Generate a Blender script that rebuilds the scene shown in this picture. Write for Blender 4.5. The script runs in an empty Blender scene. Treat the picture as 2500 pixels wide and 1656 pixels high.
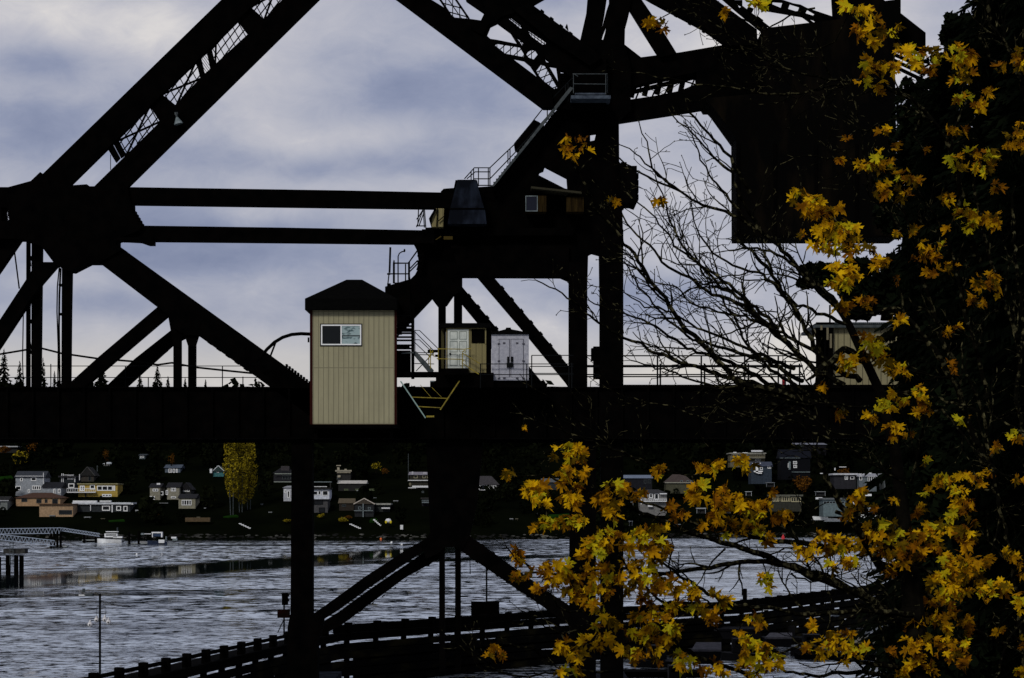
import bpy, math, random
from mathutils import Vector, Matrix
from mathutils.geometry import tessellate_polygon
R = math.radians
sc = bpy.context.scene
col = sc.collection
F, H, HY, CX = 5300.0, 10.5, 1230.0, 1250.0      # focal length in photo pixels, eye height over the water, horizon row, centre column
# ---------------------------------------------------------------- camera
cd = bpy.data.cameras.new('camera'); cam = bpy.data.objects.new('camera', cd); col.objects.link(cam)
cam.location = (0, 0, H); cam.rotation_euler = (R(90), 0, 0)
cd.sensor_width = 36; cd.lens = F / 2500 * 36; cd.shift_y = (HY - 828) / 2500
cd.clip_start = 0.5; cd.clip_end = 9000
sc.camera = cam
# ---------------------------------------------------------------- exposure
sc.view_settings.view_transform = 'Standard'; sc.view_settings.look = 'None'
sc.view_settings.exposure = 0; sc.view_settings.gamma = 1
# ---------------------------------------------------------------- world: broken overcast over a Nishita sky
SUN_EL, SUN_AZ = R(38), R(205)
w = bpy.data.worlds.new('World'); sc.world = w; w.use_nodes = True
nt = w.node_tree; N = nt.nodes; L = nt.links; N.clear()
def nd(t, **k):
    n = N.new(t)
    for a, b in k.items(): setattr(n, a, b)
    return n
def mth(op, a, b=None, c=None, clamp=False):
    n = nd('ShaderNodeMath', operation=op); n.use_clamp = clamp
    for i, v in enumerate((a, b, c)):
        if v is None: continue
        if isinstance(v, (int, float)): n.inputs[i].default_value = v
        else: L.new(v, n.inputs[i])
    return n.outputs[0]
tc = nd('ShaderNodeTexCoord')
sep = nd('ShaderNodeSeparateXYZ'); L.new(tc.outputs['Generated'], sep.inputs[0])
x, y, z = sep.outputs
az = mth('ARCTAN2', x, y); el = mth('ARCSINE', z)
# slow warp so cloud banks are uneven
wn = nd('ShaderNodeTexNoise'); wn.inputs['Scale'].default_value = 9; wn.inputs['Detail'].default_value = 4
L.new(tc.outputs['Generated'], wn.inputs['Vector'])
ws = nd('ShaderNodeSeparateColor'); L.new(wn.outputs['Color'], ws.inputs[0])
azw = mth('ADD', az, mth('MULTIPLY', mth('SUBTRACT', ws.outputs[0], .5), .10))
elw = mth('ADD', el, mth('MULTIPLY', mth('SUBTRACT', ws.outputs[1], .5), .035))
mp = nd('ShaderNodeMapping'); mp.inputs['Scale'].default_value = (1, 1, 1.9); mp.inputs['Rotation'].default_value = (0, R(9), 0)
L.new(tc.outputs['Generated'], mp.inputs['Vector'])
n1 = nd('ShaderNodeTexNoise'); n1.inputs['Scale'].default_value = 13; n1.inputs['Detail'].default_value = 5; n1.inputs['Roughness'].default_value = .48
n1.inputs['Distortion'].default_value = .35
L.new(mp.outputs[0], n1.inputs['Vector'])
n3 = nd('ShaderNodeTexNoise'); n3.inputs['Scale'].default_value = 42; n3.inputs['Detail'].default_value = 6; n3.inputs['Roughness'].default_value = .7
L.new(mp.outputs[0], n3.inputs['Vector']); n3.inputs['Distortion'].default_value = .6
t = mth('ADD', mth('ADD', .53, mth('MULTIPLY', mth('SUBTRACT', n3.outputs['Fac'], .5), .36)), mth('MULTIPLY', mth('SUBTRACT', n1.outputs['Fac'], .5), .95))
BL = [(120,50,330,100,.0,.26),(430,110,260,70,.2,.14),(900,335,150,42,-.05,.17),(620,290,160,60,.3,.10),(1180,120,200,90,0,.10),(450,690,330,32,0,.22),
      (60,190,150,40,0,-.26),(90,345,200,55,0,-.34),(420,430,150,40,0,-.10),(1010,205,150,60,.35,-.26),(850,415,200,30,0,-.26),(590,640,260,45,0,-.34),
      (330,740,220,35,0,-.24),(300,600,150,40,0,-.10),(640,560,200,25,0,-.18),(1570,740,120,55,0,-.32),(1290,720,110,45,0,-.22),(1300,810,130,30,0,.20),
      (1650,380,260,260,0,.16),(1950,860,150,60,0,.42),(2120,100,170,130,0,.36),(1800,60,200,90,0,.18),(350,920,600,20,0,.26),(1800,925,500,18,0,.30),(1050,780,80,50,0,.2)]
for bx, by, sx, sy, a, amp in BL:
    u0 = math.atan((bx - CX) / F); v0 = math.atan((HY - by) / F)
    du = mth('SUBTRACT', azw, u0); dv = mth('SUBTRACT', elw, v0)
    ca, sa = math.cos(a), math.sin(a)
    p = mth('DIVIDE', mth('ADD', mth('MULTIPLY', du, ca), mth('MULTIPLY', dv, -sa)), sx / F * 1.25)
    q = mth('DIVIDE', mth('ADD', mth('MULTIPLY', du, sa), mth('MULTIPLY', dv, ca)), sy / F * 1.25)
    e = mth('POWER', 2.718, mth('MULTIPLY', mth('ADD', mth('MULTIPLY', p, p), mth('MULTIPLY', q, q)), -1))
    t = mth('ADD', t, mth('MULTIPLY', e, amp*1.15 - .005))
cr = nd('ShaderNodeValToRGB'); L.new(t, cr.inputs[0])
els = cr.color_ramp.elements
els[0].position = 0; els[0].color = (0.162, 0.191, 0.310, 1)
els[1].position = 1; els[1].color = (0.650, 0.621, 0.613, 1)
for p, c in ((.3, (0.246, 0.273, 0.388, 1)), (.55, (0.365, 0.378, 0.462, 1)), (.78, (0.474, 0.469, 0.521, 1))):
    e = els.new(p); e.color = c
# warm break near the horizon
wm = mth('MULTIPLY', mth('POWER', 2.718, mth('MULTIPLY', mth('POWER', mth('DIVIDE', mth('SUBTRACT', el, .062), .014), 2), -1)), .55)
mxw = nd('ShaderNodeMix', data_type='RGBA'); L.new(wm, mxw.inputs['Factor']); L.new(cr.outputs[0], mxw.inputs[6]); mxw.inputs[7].default_value = (.60, .56, .50, 1)
# overcast ceiling is darker behind the viewer, dim under the horizon
back = mth('MULTIPLY_ADD', y, .21, .79)
mx2 = nd('ShaderNodeMix', data_type='RGBA', blend_type='MULTIPLY'); mx2.inputs['Factor'].default_value = 1
L.new(mxw.outputs[2], mx2.inputs[6]); L.new(back, mx2.inputs[7])
sky = nd('ShaderNodeTexSky', sky_type='NISHITA', sun_disc=False, sun_elevation=SUN_EL, sun_rotation=SUN_AZ, air_density=1.2, dust_density=1.5)
b1 = nd('ShaderNodeBackground'); b1.inputs[1].default_value = .08; L.new(sky.outputs[0], b1.inputs[0])
b2 = nd('ShaderNodeBackground'); b2.inputs[1].default_value = 1.12; L.new(mx2.outputs[2], b2.inputs[0])
ms = nd('ShaderNodeMixShader'); ms.inputs[0].default_value = .93; L.new(b1.outputs[0], ms.inputs[1]); L.new(b2.outputs[0], ms.inputs[2])
wo = nd('ShaderNodeOutputWorld'); L.new(ms.outputs[0], wo.inputs[0])
# ---------------------------------------------------------------- sun: veiled, high behind the viewer's left shoulder
sl = bpy.data.lights.new('sun', 'SUN'); so = bpy.data.objects.new('sun', sl); col.objects.link(so)
sl.energy = 1.7; sl.angle = R(12); sl.color = (1, .95, .86)
sd = Vector((math.sin(SUN_AZ) * math.cos(SUN_EL), math.cos(SUN_AZ) * math.cos(SUN_EL), math.sin(SUN_EL)))
so.rotation_euler = (-sd).to_track_quat('-Z', 'Y').to_euler()
# ================================================================ materials
def mat(name, c, rough=.7, spec=.2, metal=0, c2=None, scale=2.0, bump=0, stretch=(1, 1, 1), trans=None, detail=4, lo=.35, hi=.65):
    m = bpy.data.materials.new(name); m.use_nodes = True; T = m.node_tree; n = T.nodes; l = T.links
    b = n['Principled BSDF']; b.inputs['Roughness'].default_value = rough
    b.inputs['Specular IOR Level'].default_value = spec; b.inputs['Metallic'].default_value = metal
    b.inputs['Base Color'].default_value = (*c, 1)
    if c2 or bump:
        t = n.new('ShaderNodeTexCoord'); mp = n.new('ShaderNodeMapping'); mp.inputs['Scale'].default_value = stretch
        no = n.new('ShaderNodeTexNoise'); no.inputs['Scale'].default_value = scale; no.inputs['Detail'].default_value = detail
        l.new(t.outputs['Object'], mp.inputs[0]); l.new(mp.outputs[0], no.inputs['Vector'])
        if c2:
            r = n.new('ShaderNodeValToRGB'); r.color_ramp.elements[0].position = lo; r.color_ramp.elements[1].position = hi
            r.color_ramp.elements[0].color = (*c, 1); r.color_ramp.elements[1].color = (*c2, 1)
            l.new(no.outputs['Fac'], r.inputs[0]); l.new(r.outputs[0], b.inputs['Base Color'])
        if bump:
            bp = n.new('ShaderNodeBump'); bp.inputs['Strength'].default_value = bump; bp.inputs['Distance'].default_value = .03
            l.new(no.outputs['Fac'], bp.inputs['Height']); l.new(bp.outputs[0], b.inputs['Normal'])
    if trans:
        out = [q for q in n if q.type == 'OUTPUT_MATERIAL'][0]
        tr = n.new('ShaderNodeBsdfTranslucent'); mx = n.new('ShaderNodeMixShader'); mx.inputs[0].default_value = trans
        if c2: l.new(r.outputs[0], tr.inputs[0])
        else: tr.inputs[0].default_value = (*c, 1)
        l.new(b.outputs[0], mx.inputs[1]); l.new(tr.outputs[0], mx.inputs[2]); l.new(mx.outputs[0], out.inputs[0])
    return m
M = {}
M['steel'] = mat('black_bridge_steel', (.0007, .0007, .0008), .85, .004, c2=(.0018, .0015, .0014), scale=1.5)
M['rail'] = mat('dark_rail_steel', (.004, .005, .006), .6, .05)
M['galv'] = mat('galvanised_steel', (.10, .13, .14), .5, .2, c2=(.2, .24, .26), scale=3)
M['galvd'] = mat('dull_galvanised', (.03, .04, .045), .6, .1, c2=(.07, .08, .085), scale=3)
M['yel'] = mat('yellow_paint', (.32, .25, .03), .6, .1, c2=(.15, .12, .03), scale=5)
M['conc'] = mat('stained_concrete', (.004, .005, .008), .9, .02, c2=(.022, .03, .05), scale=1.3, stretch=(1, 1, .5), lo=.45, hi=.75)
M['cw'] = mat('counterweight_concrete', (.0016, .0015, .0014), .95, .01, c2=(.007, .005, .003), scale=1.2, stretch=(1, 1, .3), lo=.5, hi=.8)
M['roofblk'] = mat('black_roofing', (.0018, .0018, .002), .9, .01, c2=(.003, .003, .003), scale=8)
M['wood'] = mat('weathered_timber', (.0009, .0009, .0008), .9, .006, c2=(.0022, .002, .0018), scale=2, stretch=(.5, .5, 4))
M['woodl'] = mat('pale_worn_timber', (.002, .002, .0018), .9, .01, c2=(.018, .015, .006), scale=.5, stretch=(1, 1, 2), lo=.5, hi=.75)
M['brownwall'] = mat('brown_board', (.025, .016, .005), .9, .03, c2=(.008, .005, .002), scale=3, stretch=(3, 3, .3))
M['white'] = mat('white_paint', (.72, .74, .76), .5, .3, c2=(.6, .62, .66), scale=2)
M['whiter'] = mat('white_trim', (.8, .82, .84), .5, .3)
M['glassd'] = mat('dark_glass', (.006, .008, .01), .15, .25)
M['glassl'] = mat('glass_painted_reflection', (.05, .09, .10), .12, .5, c2=(.30, .40, .42), scale=2.2, lo=.42, hi=.5, stretch=(1, 1, 2))  # pale patches paint a reflection into the pane colour
M['red'] = mat('red_plastic', (.45, .02, .03), .5, .3)
M['orange'] = mat('orange_plastic', (.7, .15, .03), .5, .3)
M['bark'] = mat('highlighted_bark', (.003, .0028, .0018), .95, .01, c2=(.13, .12, .06), scale=16, lo=.53, hi=.76)  # dark bark; the pale flecks are highlights painted into its colour
M['barkd'] = mat('dark_bark', (.002, .0018, .0015), .95, .01, c2=(.008, .007, .005), scale=9)
M['needle'] = mat('conifer_needles', (.0016, .0024, .0016), .9, .01, c2=(.004, .0065, .003), scale=3)
M['shrubd'] = mat('dark_evergreen_leaves', (.0018, .0028, .0015), .9, .01, c2=(.005, .008, .0035), scale=1.5)
M['hill'] = mat('wooded_slope_ground', (.0012, .0018, .001), 1, 0, c2=(.003, .004, .0016), scale=.05)
M['bank'] = mat('bank_soil', (.001, .001, .001), 1, 0, c2=(.003, .003, .002), scale=.8)
M['forest'] = mat('forest_leaves', (.0016, .0024, .0012), 1, 0, c2=(.006, .0075, .003), scale=.06, lo=.4, hi=.7)
M['lawn'] = mat('lawn', (.008, .03, .004), 1, 0, c2=(.004, .012, .002), scale=.3)
M['sand'] = mat('pale_shore_gravel', (.12, .12, .10), 1, 0, c2=(.28, .27, .25), scale=.8)
M['poplar'] = mat('yellow_poplar_leaves', (.32, .25, .014), .9, .02, c2=(.06, .045, .006), scale=.9, lo=.38, hi=.62)
M['autumn'] = mat('orange_autumn_leaves', (.12, .05, .006), .9, .02, c2=(.04, .015, .003), scale=.4)
for k, c, d in (('leafg', (.85, .54, .007), (.44, .23, .003)), ('leafa', (.64, .33, .004), (.17, .065, .002)), ('leafo', (.42, .40, .015), (.72, .56, .01)), ('leafb', (.06, .025, .002), (.34, .13, .004)), ('leafd', (.16, .10, .003), (.05, .03, .001))):
    M[k] = mat('maple_' + k, c, .75, .03, c2=d, scale=9, trans=.38, lo=.38, hi=.62)  # leafd puts leaf shading into a dark brown colour
def siding(name, c, gap, horizontal=None, dark=.55):
    m = mat(name, c, .7, .1); T = m.node_tree; n = T.nodes; l = T.links; b = n['Principled BSDF']
    t = n.new('ShaderNodeTexCoord'); s = n.new('ShaderNodeSeparateXYZ'); l.new(t.outputs['Object'], s.inputs[0])
    def groove(o, g, wd):
        f = n.new('ShaderNodeMath'); f.operation = 'FRACT'; d = n.new('ShaderNodeMath'); d.operation = 'DIVIDE'; d.inputs[1].default_value = g
        l.new(o, d.inputs[0]); l.new(d.outputs[0], f.inputs[0])
        k = n.new('ShaderNodeMath'); k.operation = 'LESS_THAN'; k.inputs[1].default_value = wd; l.new(f.outputs[0], k.inputs[0]); return k.outputs[0]
    g = groove(s.outputs[0], gap, .14)
    if horizontal:
        g2 = groove(s.outputs[2], horizontal, .008); a = n.new('ShaderNodeMath'); a.operation = 'MAXIMUM'; l.new(g, a.inputs[0]); l.new(g2, a.inputs[1]); g = a.outputs[0]
    no = n.new('ShaderNodeTexNoise'); no.inputs['Scale'].default_value = 1.1; no.inputs['Detail'].default_value = 8; no.inputs['Roughness'].default_value = .7; l.new(t.outputs['Object'], no.inputs['Vector'])
    m1 = n.new('ShaderNodeMix'); m1.data_type = 'RGBA'; m1.inputs[6].default_value = (c[0]*.8, c[1]*.8, c[2]*.78, 1); m1.inputs[7].default_value = (c[0]*1.12, c[1]*1.12, c[2]*1.1, 1); l.new(no.outputs['Fac'], m1.inputs['Factor'])
    mps = n.new('ShaderNodeMapping'); mps.inputs['Scale'].default_value = (3.2, 3.2, .28); l.new(t.outputs['Object'], mps.inputs[0])
    ns = n.new('ShaderNodeTexNoise'); ns.inputs['Scale'].default_value = 1.6; ns.inputs['Detail'].default_value = 6; l.new(mps.outputs[0], ns.inputs['Vector'])
    rs_ = n.new('ShaderNodeMapRange'); rs_.inputs[1].default_value = .35; rs_.inputs[2].default_value = .6; rs_.inputs[3].default_value = .9; rs_.inputs[4].default_value = 1; l.new(ns.outputs['Fac'], rs_.inputs[0])
    ms_ = n.new('ShaderNodeMix'); ms_.data_type = 'RGBA'; ms_.blend_type = 'MULTIPLY'; ms_.inputs['Factor'].default_value = 1; l.new(m1.outputs[2], ms_.inputs[6]); l.new(rs_.outputs[0], ms_.inputs[7]); m1 = ms_
    m2 = n.new('ShaderNodeMix'); m2.data_type = 'RGBA'; l.new(g, m2.inputs['Factor']); l.new(m1.outputs[2], m2.inputs[6]); m2.inputs[7].default_value = (c[0]*dark, c[1]*dark, c[2]*dark, 1)
    l.new(m2.outputs[2], b.inputs['Base Color'])
    bp = n.new('ShaderNodeBump'); bp.inputs['Distance'].default_value = .02; bp.invert = True; l.new(g, bp.inputs['Height']); l.new(bp.outputs[0], b.inputs['Normal'])
    return m
M['cabin'] = siding('beige_grooved_siding', (.315, .295, .195), .249, 2.78, .62)
M['shedb'] = siding('beige_shed_panel', (.22, .19, .09), .3, None, .6)
M['corr'] = siding('olive_corrugated', (.26, .235, .14), .32, None, .4)
_w = {}
def wallm(c):
    if c not in _w: _w[c] = mat('house_wall_%d' % (len(_w) + 1), c, .8, .1, c2=tuple(v * .7 for v in c), scale=1.6)
    return _w[c]
# ---------------------------------------------------------------- water
m = bpy.data.materials.new('choppy_water'); m.use_nodes = True; T = m.node_tree; n = T.nodes; l = T.links
b = n['Principled BSDF']; b.inputs['Base Color'].default_value = (.004, .008, .012, 1); b.inputs['Roughness'].default_value = .09; b.inputs['IOR'].default_value = 1.333
t = n.new('ShaderNodeTexCoord')
def wnz(scale, stretch, detail, rough=.55, rot=0):
    mp = n.new('ShaderNodeMapping'); mp.inputs['Scale'].default_value = stretch; mp.inputs['Rotation'].default_value = (0, 0, rot)
    no = n.new('ShaderNodeTexNoise'); no.inputs['Scale'].default_value = scale; no.inputs['Detail'].default_value = detail; no.inputs['Roughness'].default_value = rough
    l.new(t.outputs['Object'], mp.inputs[0]); l.new(mp.outputs[0], no.inputs['Vector']); return no.outputs['Fac']
def wm2(op, a, b_):
    k = n.new('ShaderNodeMath'); k.operation = op
    for i, v in enumerate((a, b_)):
        if isinstance(v, (int, float)): k.inputs[i].default_value = v
        else: l.new(v, k.inputs[i])
    return k.outputs[0]
h = wm2('ADD', wm2('MULTIPLY', wnz(.55, (1, .8, 1), 5, .62), 1.0), wm2('MULTIPLY', wnz(.09, (1, .55, 1), 3), 1.6))
# glassy wakes: long narrow bands where the chop is flattened
sp = n.new('ShaderNodeSeparateXYZ'); l.new(t.outputs['Object'], sp.inputs[0]); wx, wy = sp.outputs[0], sp.outputs[1]
wob = wm2('MULTIPLY', wm2('SUBTRACT', wnz(.03, (1, 1, 1), 4), .5), wm2('MULTIPLY', wy, .07))
def band(y0, slope, curve, wd, x0=-999, x1=999):
    c = wm2('ADD', wm2('ADD', wm2('MULTIPLY', wx, slope), y0), wm2('MULTIPLY', wm2('MULTIPLY', wx, wx), curve))
    d = wm2('ABSOLUTE', wm2('SUBTRACT', wm2('ADD', wy, wob), c), 0)
    k = n.new('ShaderNodeMapRange'); k.interpolation_type = 'SMOOTHSTEP'; k.inputs[1].default_value = wd * .3; k.inputs[2].default_value = wd; k.inputs[3].default_value = 1; k.inputs[4].default_value = 0
    l.new(d, k.inputs[0]); o = k.outputs[0]
    g = n.new('ShaderNodeMapRange'); g.inputs[1].default_value = x0; g.inputs[2].default_value = x0 + 30; l.new(wx, g.inputs[0]); o = wm2('MULTIPLY', o, g.outputs[0])
    g = n.new('ShaderNodeMapRange'); g.inputs[1].default_value = x1 - 30; g.inputs[2].default_value = x1; g.inputs[3].default_value = 1; g.inputs[4].default_value = 0; l.new(wx, g.inputs[0]); return wm2('MULTIPLY', o, g.outputs[0])
mask = band(556, 4.0, 0, 84, -200, 12)
for a in ((425, 1.5, 0, 20, -75, 30), (278, .6, 0, 9, -90, -30), (500, .3, 0, 7, -20, 140), (268, .1, 0, 2.5, -60, 10), (215, .12, 0, 1.6, -40, 0), (176, .1, 0, .9, -40, -15), (300, -.1, 0, 3, -10, 30), (240, .1, 0, 3, -15, 25), (675, 0, 0, 105, -300, 8), (560, .2, 0, 9, -100, 0)):
    mask = wm2('MAXIMUM', mask, band(*a))
gust = n.new('ShaderNodeMapRange'); gust.inputs[1].default_value = .40; gust.inputs[2].default_value = .54; gust.inputs[3].default_value = .42; gust.inputs[4].default_value = 1
l.new(wnz(.045, (.30, 1.7, 1), 5, .6), gust.inputs[0])
def ripm(sc_, st, lo_, hi_):
    r_ = n.new('ShaderNodeMapRange'); r_.inputs[1].default_value = lo_; r_.inputs[2].default_value = hi_; r_.inputs[3].default_value = .0; r_.inputs[4].default_value = 1
    l.new(wnz(sc_, st, 4, .7), r_.inputs[0]); return r_.outputs[0]
def stepy(a_, b2_):
    r_ = n.new('ShaderNodeMapRange'); r_.inputs[1].default_value = a_; r_.inputs[2].default_value = b2_; l.new(wy, r_.inputs[0]); return r_.outputs[0]
def mixv(f, a_, b2_): return wm2('ADD', wm2('MULTIPLY', a_, wm2('SUBTRACT', 1, f)), wm2('MULTIPLY', b2_, f))
ripv = mixv(stepy(260, 420), mixv(stepy(140, 220), ripm(.95, (.9, 1, 1), .44, .53), ripm(.44, (1.0, .9, 1), .44, .53)), ripm(.20, (1.8, .8, 1), .44, .53))
east = n.new('ShaderNodeMapRange'); east.inputs[1].default_value = -5; east.inputs[2].default_value = 25; east.inputs[3].default_value = 0; east.inputs[4].default_value = .5; l.new(wx, east.inputs[0])
amp = wm2('MULTIPLY', wm2('MULTIPLY', wm2('MAXIMUM', gust.outputs[0], east.outputs[0]), wm2('MAXIMUM', ripv, east.outputs[0])), wm2('SUBTRACT', 1, wm2('MULTIPLY', mask, .995)))
rg_ = n.new('ShaderNodeMapRange'); rg_.inputs[3].default_value = .03; rg_.inputs[4].default_value = .42; l.new(amp, rg_.inputs[0]); l.new(rg_.outputs[0], b.inputs['Roughness'])
bp = n.new('ShaderNodeBump'); bp.inputs['Distance'].default_value = .22; l.new(amp, bp.inputs['Strength']); l.new(h, bp.inputs['Height']); l.new(bp.outputs[0], b.inputs['Normal'])
gl = n.new('ShaderNodeBsdfGlossy'); gl.inputs['Color'].default_value = (.90, .96, 1, 1); l.new(rg_.outputs[0], gl.inputs['Roughness']); l.new(bp.outputs[0], gl.inputs['Normal'])
mx = n.new('ShaderNodeMixShader'); l.new(wm2('MULTIPLY', amp, .95), mx.inputs[0]); l.new(b.outputs[0], mx.inputs[1]); l.new(gl.outputs[0], mx.inputs[2])
l.new(mx.outputs[0], [q for q in n if q.type == 'OUTPUT_MATERIAL'][0].inputs[0])
M['water'] = m
# ================================================================ helpers
def P(px, py, D): return Vector(((px - CX) * D / F, D, H + (HY - py) * D / F))
ROOT = {}
class MB:
    def __init__(s): s.v = []; s.f = []; s.m = []
    def face(s, idx, mi=0): s.f.append(idx); s.m.append(mi)
    def box(s, x0, x1, y0, y1, z0, z1, mi=0):
        k = len(s.v); s.v += [Vector(a) for a in ((x0,y0,z0),(x1,y0,z0),(x1,y1,z0),(x0,y1,z0),(x0,y0,z1),(x1,y0,z1),(x1,y1,z1),(x0,y1,z1))]
        for q in ((0,1,5,4),(1,2,6,5),(2,3,7,6),(3,0,4,7),(4,5,6,7),(3,2,1,0)): s.face([k+i for i in q], mi)
        return s
    def rect(s, px0, px1, py0, py1, D, dep, mi=0):
        a = P(px0, py1, D); c = P(px1, py0, D); return s.box(a.x, c.x, D, D + dep, a.z, c.z, mi)
    def prism(s, poly, D, dep, holes=(), mi=0):
        loops = [[P(a, c, D) for a, c in poly]] + [[P(a, c, D) for a, c in h] for h in holes]
        flat = [p for lp in loops for p in lp]
        tri = tessellate_polygon([[Vector((p.x, p.z, 0)) for p in lp] for lp in loops])
        k = len(s.v); n_ = len(flat); s.v += flat; s.v += [p + Vector((0, dep, 0)) for p in flat]
        for a in tri:
            p, q, r = (flat[i] for i in a)
            if (q.x-p.x)*(r.z-p.z) - (q.z-p.z)*(r.x-p.x) < 0: a = (a[0], a[2], a[1])
            s.face([k+a[0], k+a[1], k+a[2]], mi); s.face([k+n_+a[2], k+n_+a[1], k+n_+a[0]], mi)
        o = 0
        for lp in loops:
            for i in range(len(lp)):
                j = (i + 1) % len(lp); s.face([k+o+i, k+o+j, k+n_+o+j, k+n_+o+i], mi)
            o += len(lp)
        return s
    def bar(s, p0, p1, wpx, D, dep, D1=None):
        "flat steel bar between two photo points; wpx = its width in photo pixels"
        (ax, ay), (bx, by) = p0, p1; dx, dy = bx-ax, by-ay; ln = math.hypot(dx, dy) or 1; nx, ny = -dy/ln*wpx/2, dx/ln*wpx/2
        return s.prism([(ax+nx, ay+ny), (ax-nx, ay-ny), (bx-nx, by-ny), (bx+nx, by+ny)], D, dep)
    def tube(s, pts, rad, sides=5, mi=0, cap=True):
        k0 = None; n_ = len(pts)
        if isinstance(rad, (int, float)): rad = [rad] * n_
        for i, p in enumerate(pts):
            d = (pts[min(i+1, n_-1)] - pts[max(i-1, 0)]); d = d.normalized() if d.length > 1e-9 else Vector((0,0,1))
            u = d.cross(Vector((0, 1, 0.03))); u = u.normalized() if u.length > 1e-3 else Vector((1,0,0)); v = d.cross(u)
            k = len(s.v)
            for j in range(sides):
                a = 2*math.pi*j/sides; s.v.append(p + (u*math.cos(a) + v*math.sin(a))*rad[i])
            if k0 is not None:
                for j in range(sides): s.face([k0+j, k0+(j+1)%sides, k+(j+1)%sides, k+j], mi)
            elif cap: s.face([k+j for j in range(sides)][::-1], mi)
            k0 = k
        if cap: s.face([k0+j for j in range(sides)], mi)
        return s
    def tb(s, pts, r, sides=5):            # tube through photo points (px, py, D)
        return s.tube([P(*p) for p in pts], r, sides)
    def ball(s, c, rx, ry, rz, seg=10, rings=6, mi=0):
        k = len(s.v); 
        for i in range(rings+1):
            th = math.pi*i/rings
            for j in range(seg):
                a = 2*math.pi*j/seg; s.v.append(c + Vector((rx*math.sin(th)*math.cos(a), ry*math.sin(th)*math.sin(a), rz*math.cos(th))))
        for i in range(rings):
            for j in range(seg):
                s.face([k+i*seg+j, k+(i+1)*seg+j, k+(i+1)*seg+(j+1)%seg, k+i*seg+(j+1)%seg], mi)
        return s
    def build(s, name, mats, parent=None, loc=None, smooth=False):
        if not isinstance(mats, (list, tuple)): mats = [mats]
        if parent is not None: L0 = ROOT[parent.name]
        else:
            if loc is None:
                L0 = Vector((sum(v.x for v in s.v)/len(s.v), sum(v.y for v in s.v)/len(s.v), min(v.z for v in s.v)))
            else: L0 = Vector(loc)
        me = bpy.data.meshes.new(name); me.from_pydata([v - L0 for v in s.v], [], s.f)
        for q in mats: me.materials.append(M[q] if isinstance(q, str) else q)
        if len(mats) > 1: me.polygons.foreach_set('material_index', s.m)
        if smooth: me.polygons.foreach_set('use_smooth', [True]*len(me.polygons))
        me.update(); o = bpy.data.objects.new(name, me); col.objects.link(o)
        if parent is not None: o.parent = parent
        else: o.location = L0
        ROOT[o.name] = L0
        return o
def tag(o, label, cat, group=None, kind=None):
    if label: o['label'] = label
    if cat: o['category'] = cat
    if group: o['group'] = group
    if kind: o['kind'] = kind
    return o
def thing(name, loc, label, cat, group=None):
    o = bpy.data.objects.new(name, None); col.objects.link(o); o.location = loc; o.empty_display_size = .3
    ROOT[o.name] = Vector(loc); return tag(o, label, cat, group)
def struct(o): o['kind'] = 'structure'; return o
def lerp(a, b_, t_): return tuple(x_ + (y_-x_)*t_ for x_, y_ in zip(a, b_))
# ================================================================ bridge
def zz(ox, oy, s): return lambda *pts: [(ox + a/s, oy + b_/s) for a, b_ in pts]
zA = zz(1060, 0, 4.734); zB = zz(1040, 350, 4.481); zC = zz(940, 580, 6.03); zD = zz(940, 770, 5.146)
z2 = zz(830, 0, 2.85); z3 = zz(1660, 0, 2.818)
def clipline(poly, p, d, ext=2):
    "segments of the line p+t*d that lie inside a polygon, a little longer at both ends"
    ts = []
    for i in range(len(poly)):
        a, b_ = poly[i], poly[(i+1) % len(poly)]
        ex, ey = b_[0]-a[0], b_[1]-a[1]; den = d[0]*ey - d[1]*ex
        if abs(den) < 1e-9: continue
        t_ = ((a[0]-p[0])*ey - (a[1]-p[1])*ex) / den; u = ((a[0]-p[0])*d[1] - (a[1]-p[1])*d[0]) / den
        if 0 <= u < 1: ts.append(t_)
    ts.sort()
    return [((p[0]+d[0]*(a-ext), p[1]+d[1]*(a-ext)), (p[0]+d[0]*(b_+ext), p[1]+d[1]*(b_+ext))) for a, b_ in zip(ts[::2], ts[1::2])]
def lattice(mb, poly, angs, gap, wpx, D, dep=.08, off=0):
    cx = sum(p[0] for p in poly)/len(poly); cy = sum(p[1] for p in poly)/len(poly); rad = max(math.hypot(p[0]-cx, p[1]-cy) for p in poly)
    for i, a in enumerate(angs):
        d = (math.cos(R(a)), math.sin(R(a))); nn = (-d[1], d[0]); k = -int(rad/gap)-1
        while k*gap <= rad:
            p = (cx + nn[0]*(k*gap+off), cy + nn[1]*(k*gap+off)); k += 1
            for s, e in clipline(poly, p, d): mb.bar(s, e, wpx, D + i*(dep+.01), dep)
D0 = 110.0
bridge = thing('bascule_bridge', P(1100, 1010, D0), 'black steel bascule railway bridge spanning the whole view above the channel', 'bridge')
def bp_(name, poly, D=D0, dep=.6, holes=(), m='steel'): return MB().prism(poly, D, dep, holes).build(name, m, bridge)
def bumps(mb, p0, p1, n, sz, D, dep, side=1):
    dx, dy = p1[0]-p0[0], p1[1]-p0[1]; ln = math.hypot(dx, dy); nx, ny = -dy/ln*side, dx/ln*side
    for i in range(n):
        c = lerp(p0, p1, (i+.5)/n); a = math.atan2(dy, dx)
        mb.bar((c[0]-dx/ln*sz*1.6+nx*sz*.3, c[1]-dy/ln*sz*1.6+ny*sz*.3), (c[0]+dx/ln*sz*1.6+nx*sz*.3, c[1]+dy/ln*sz*1.6+ny*sz*.3), sz, D, dep)
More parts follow.
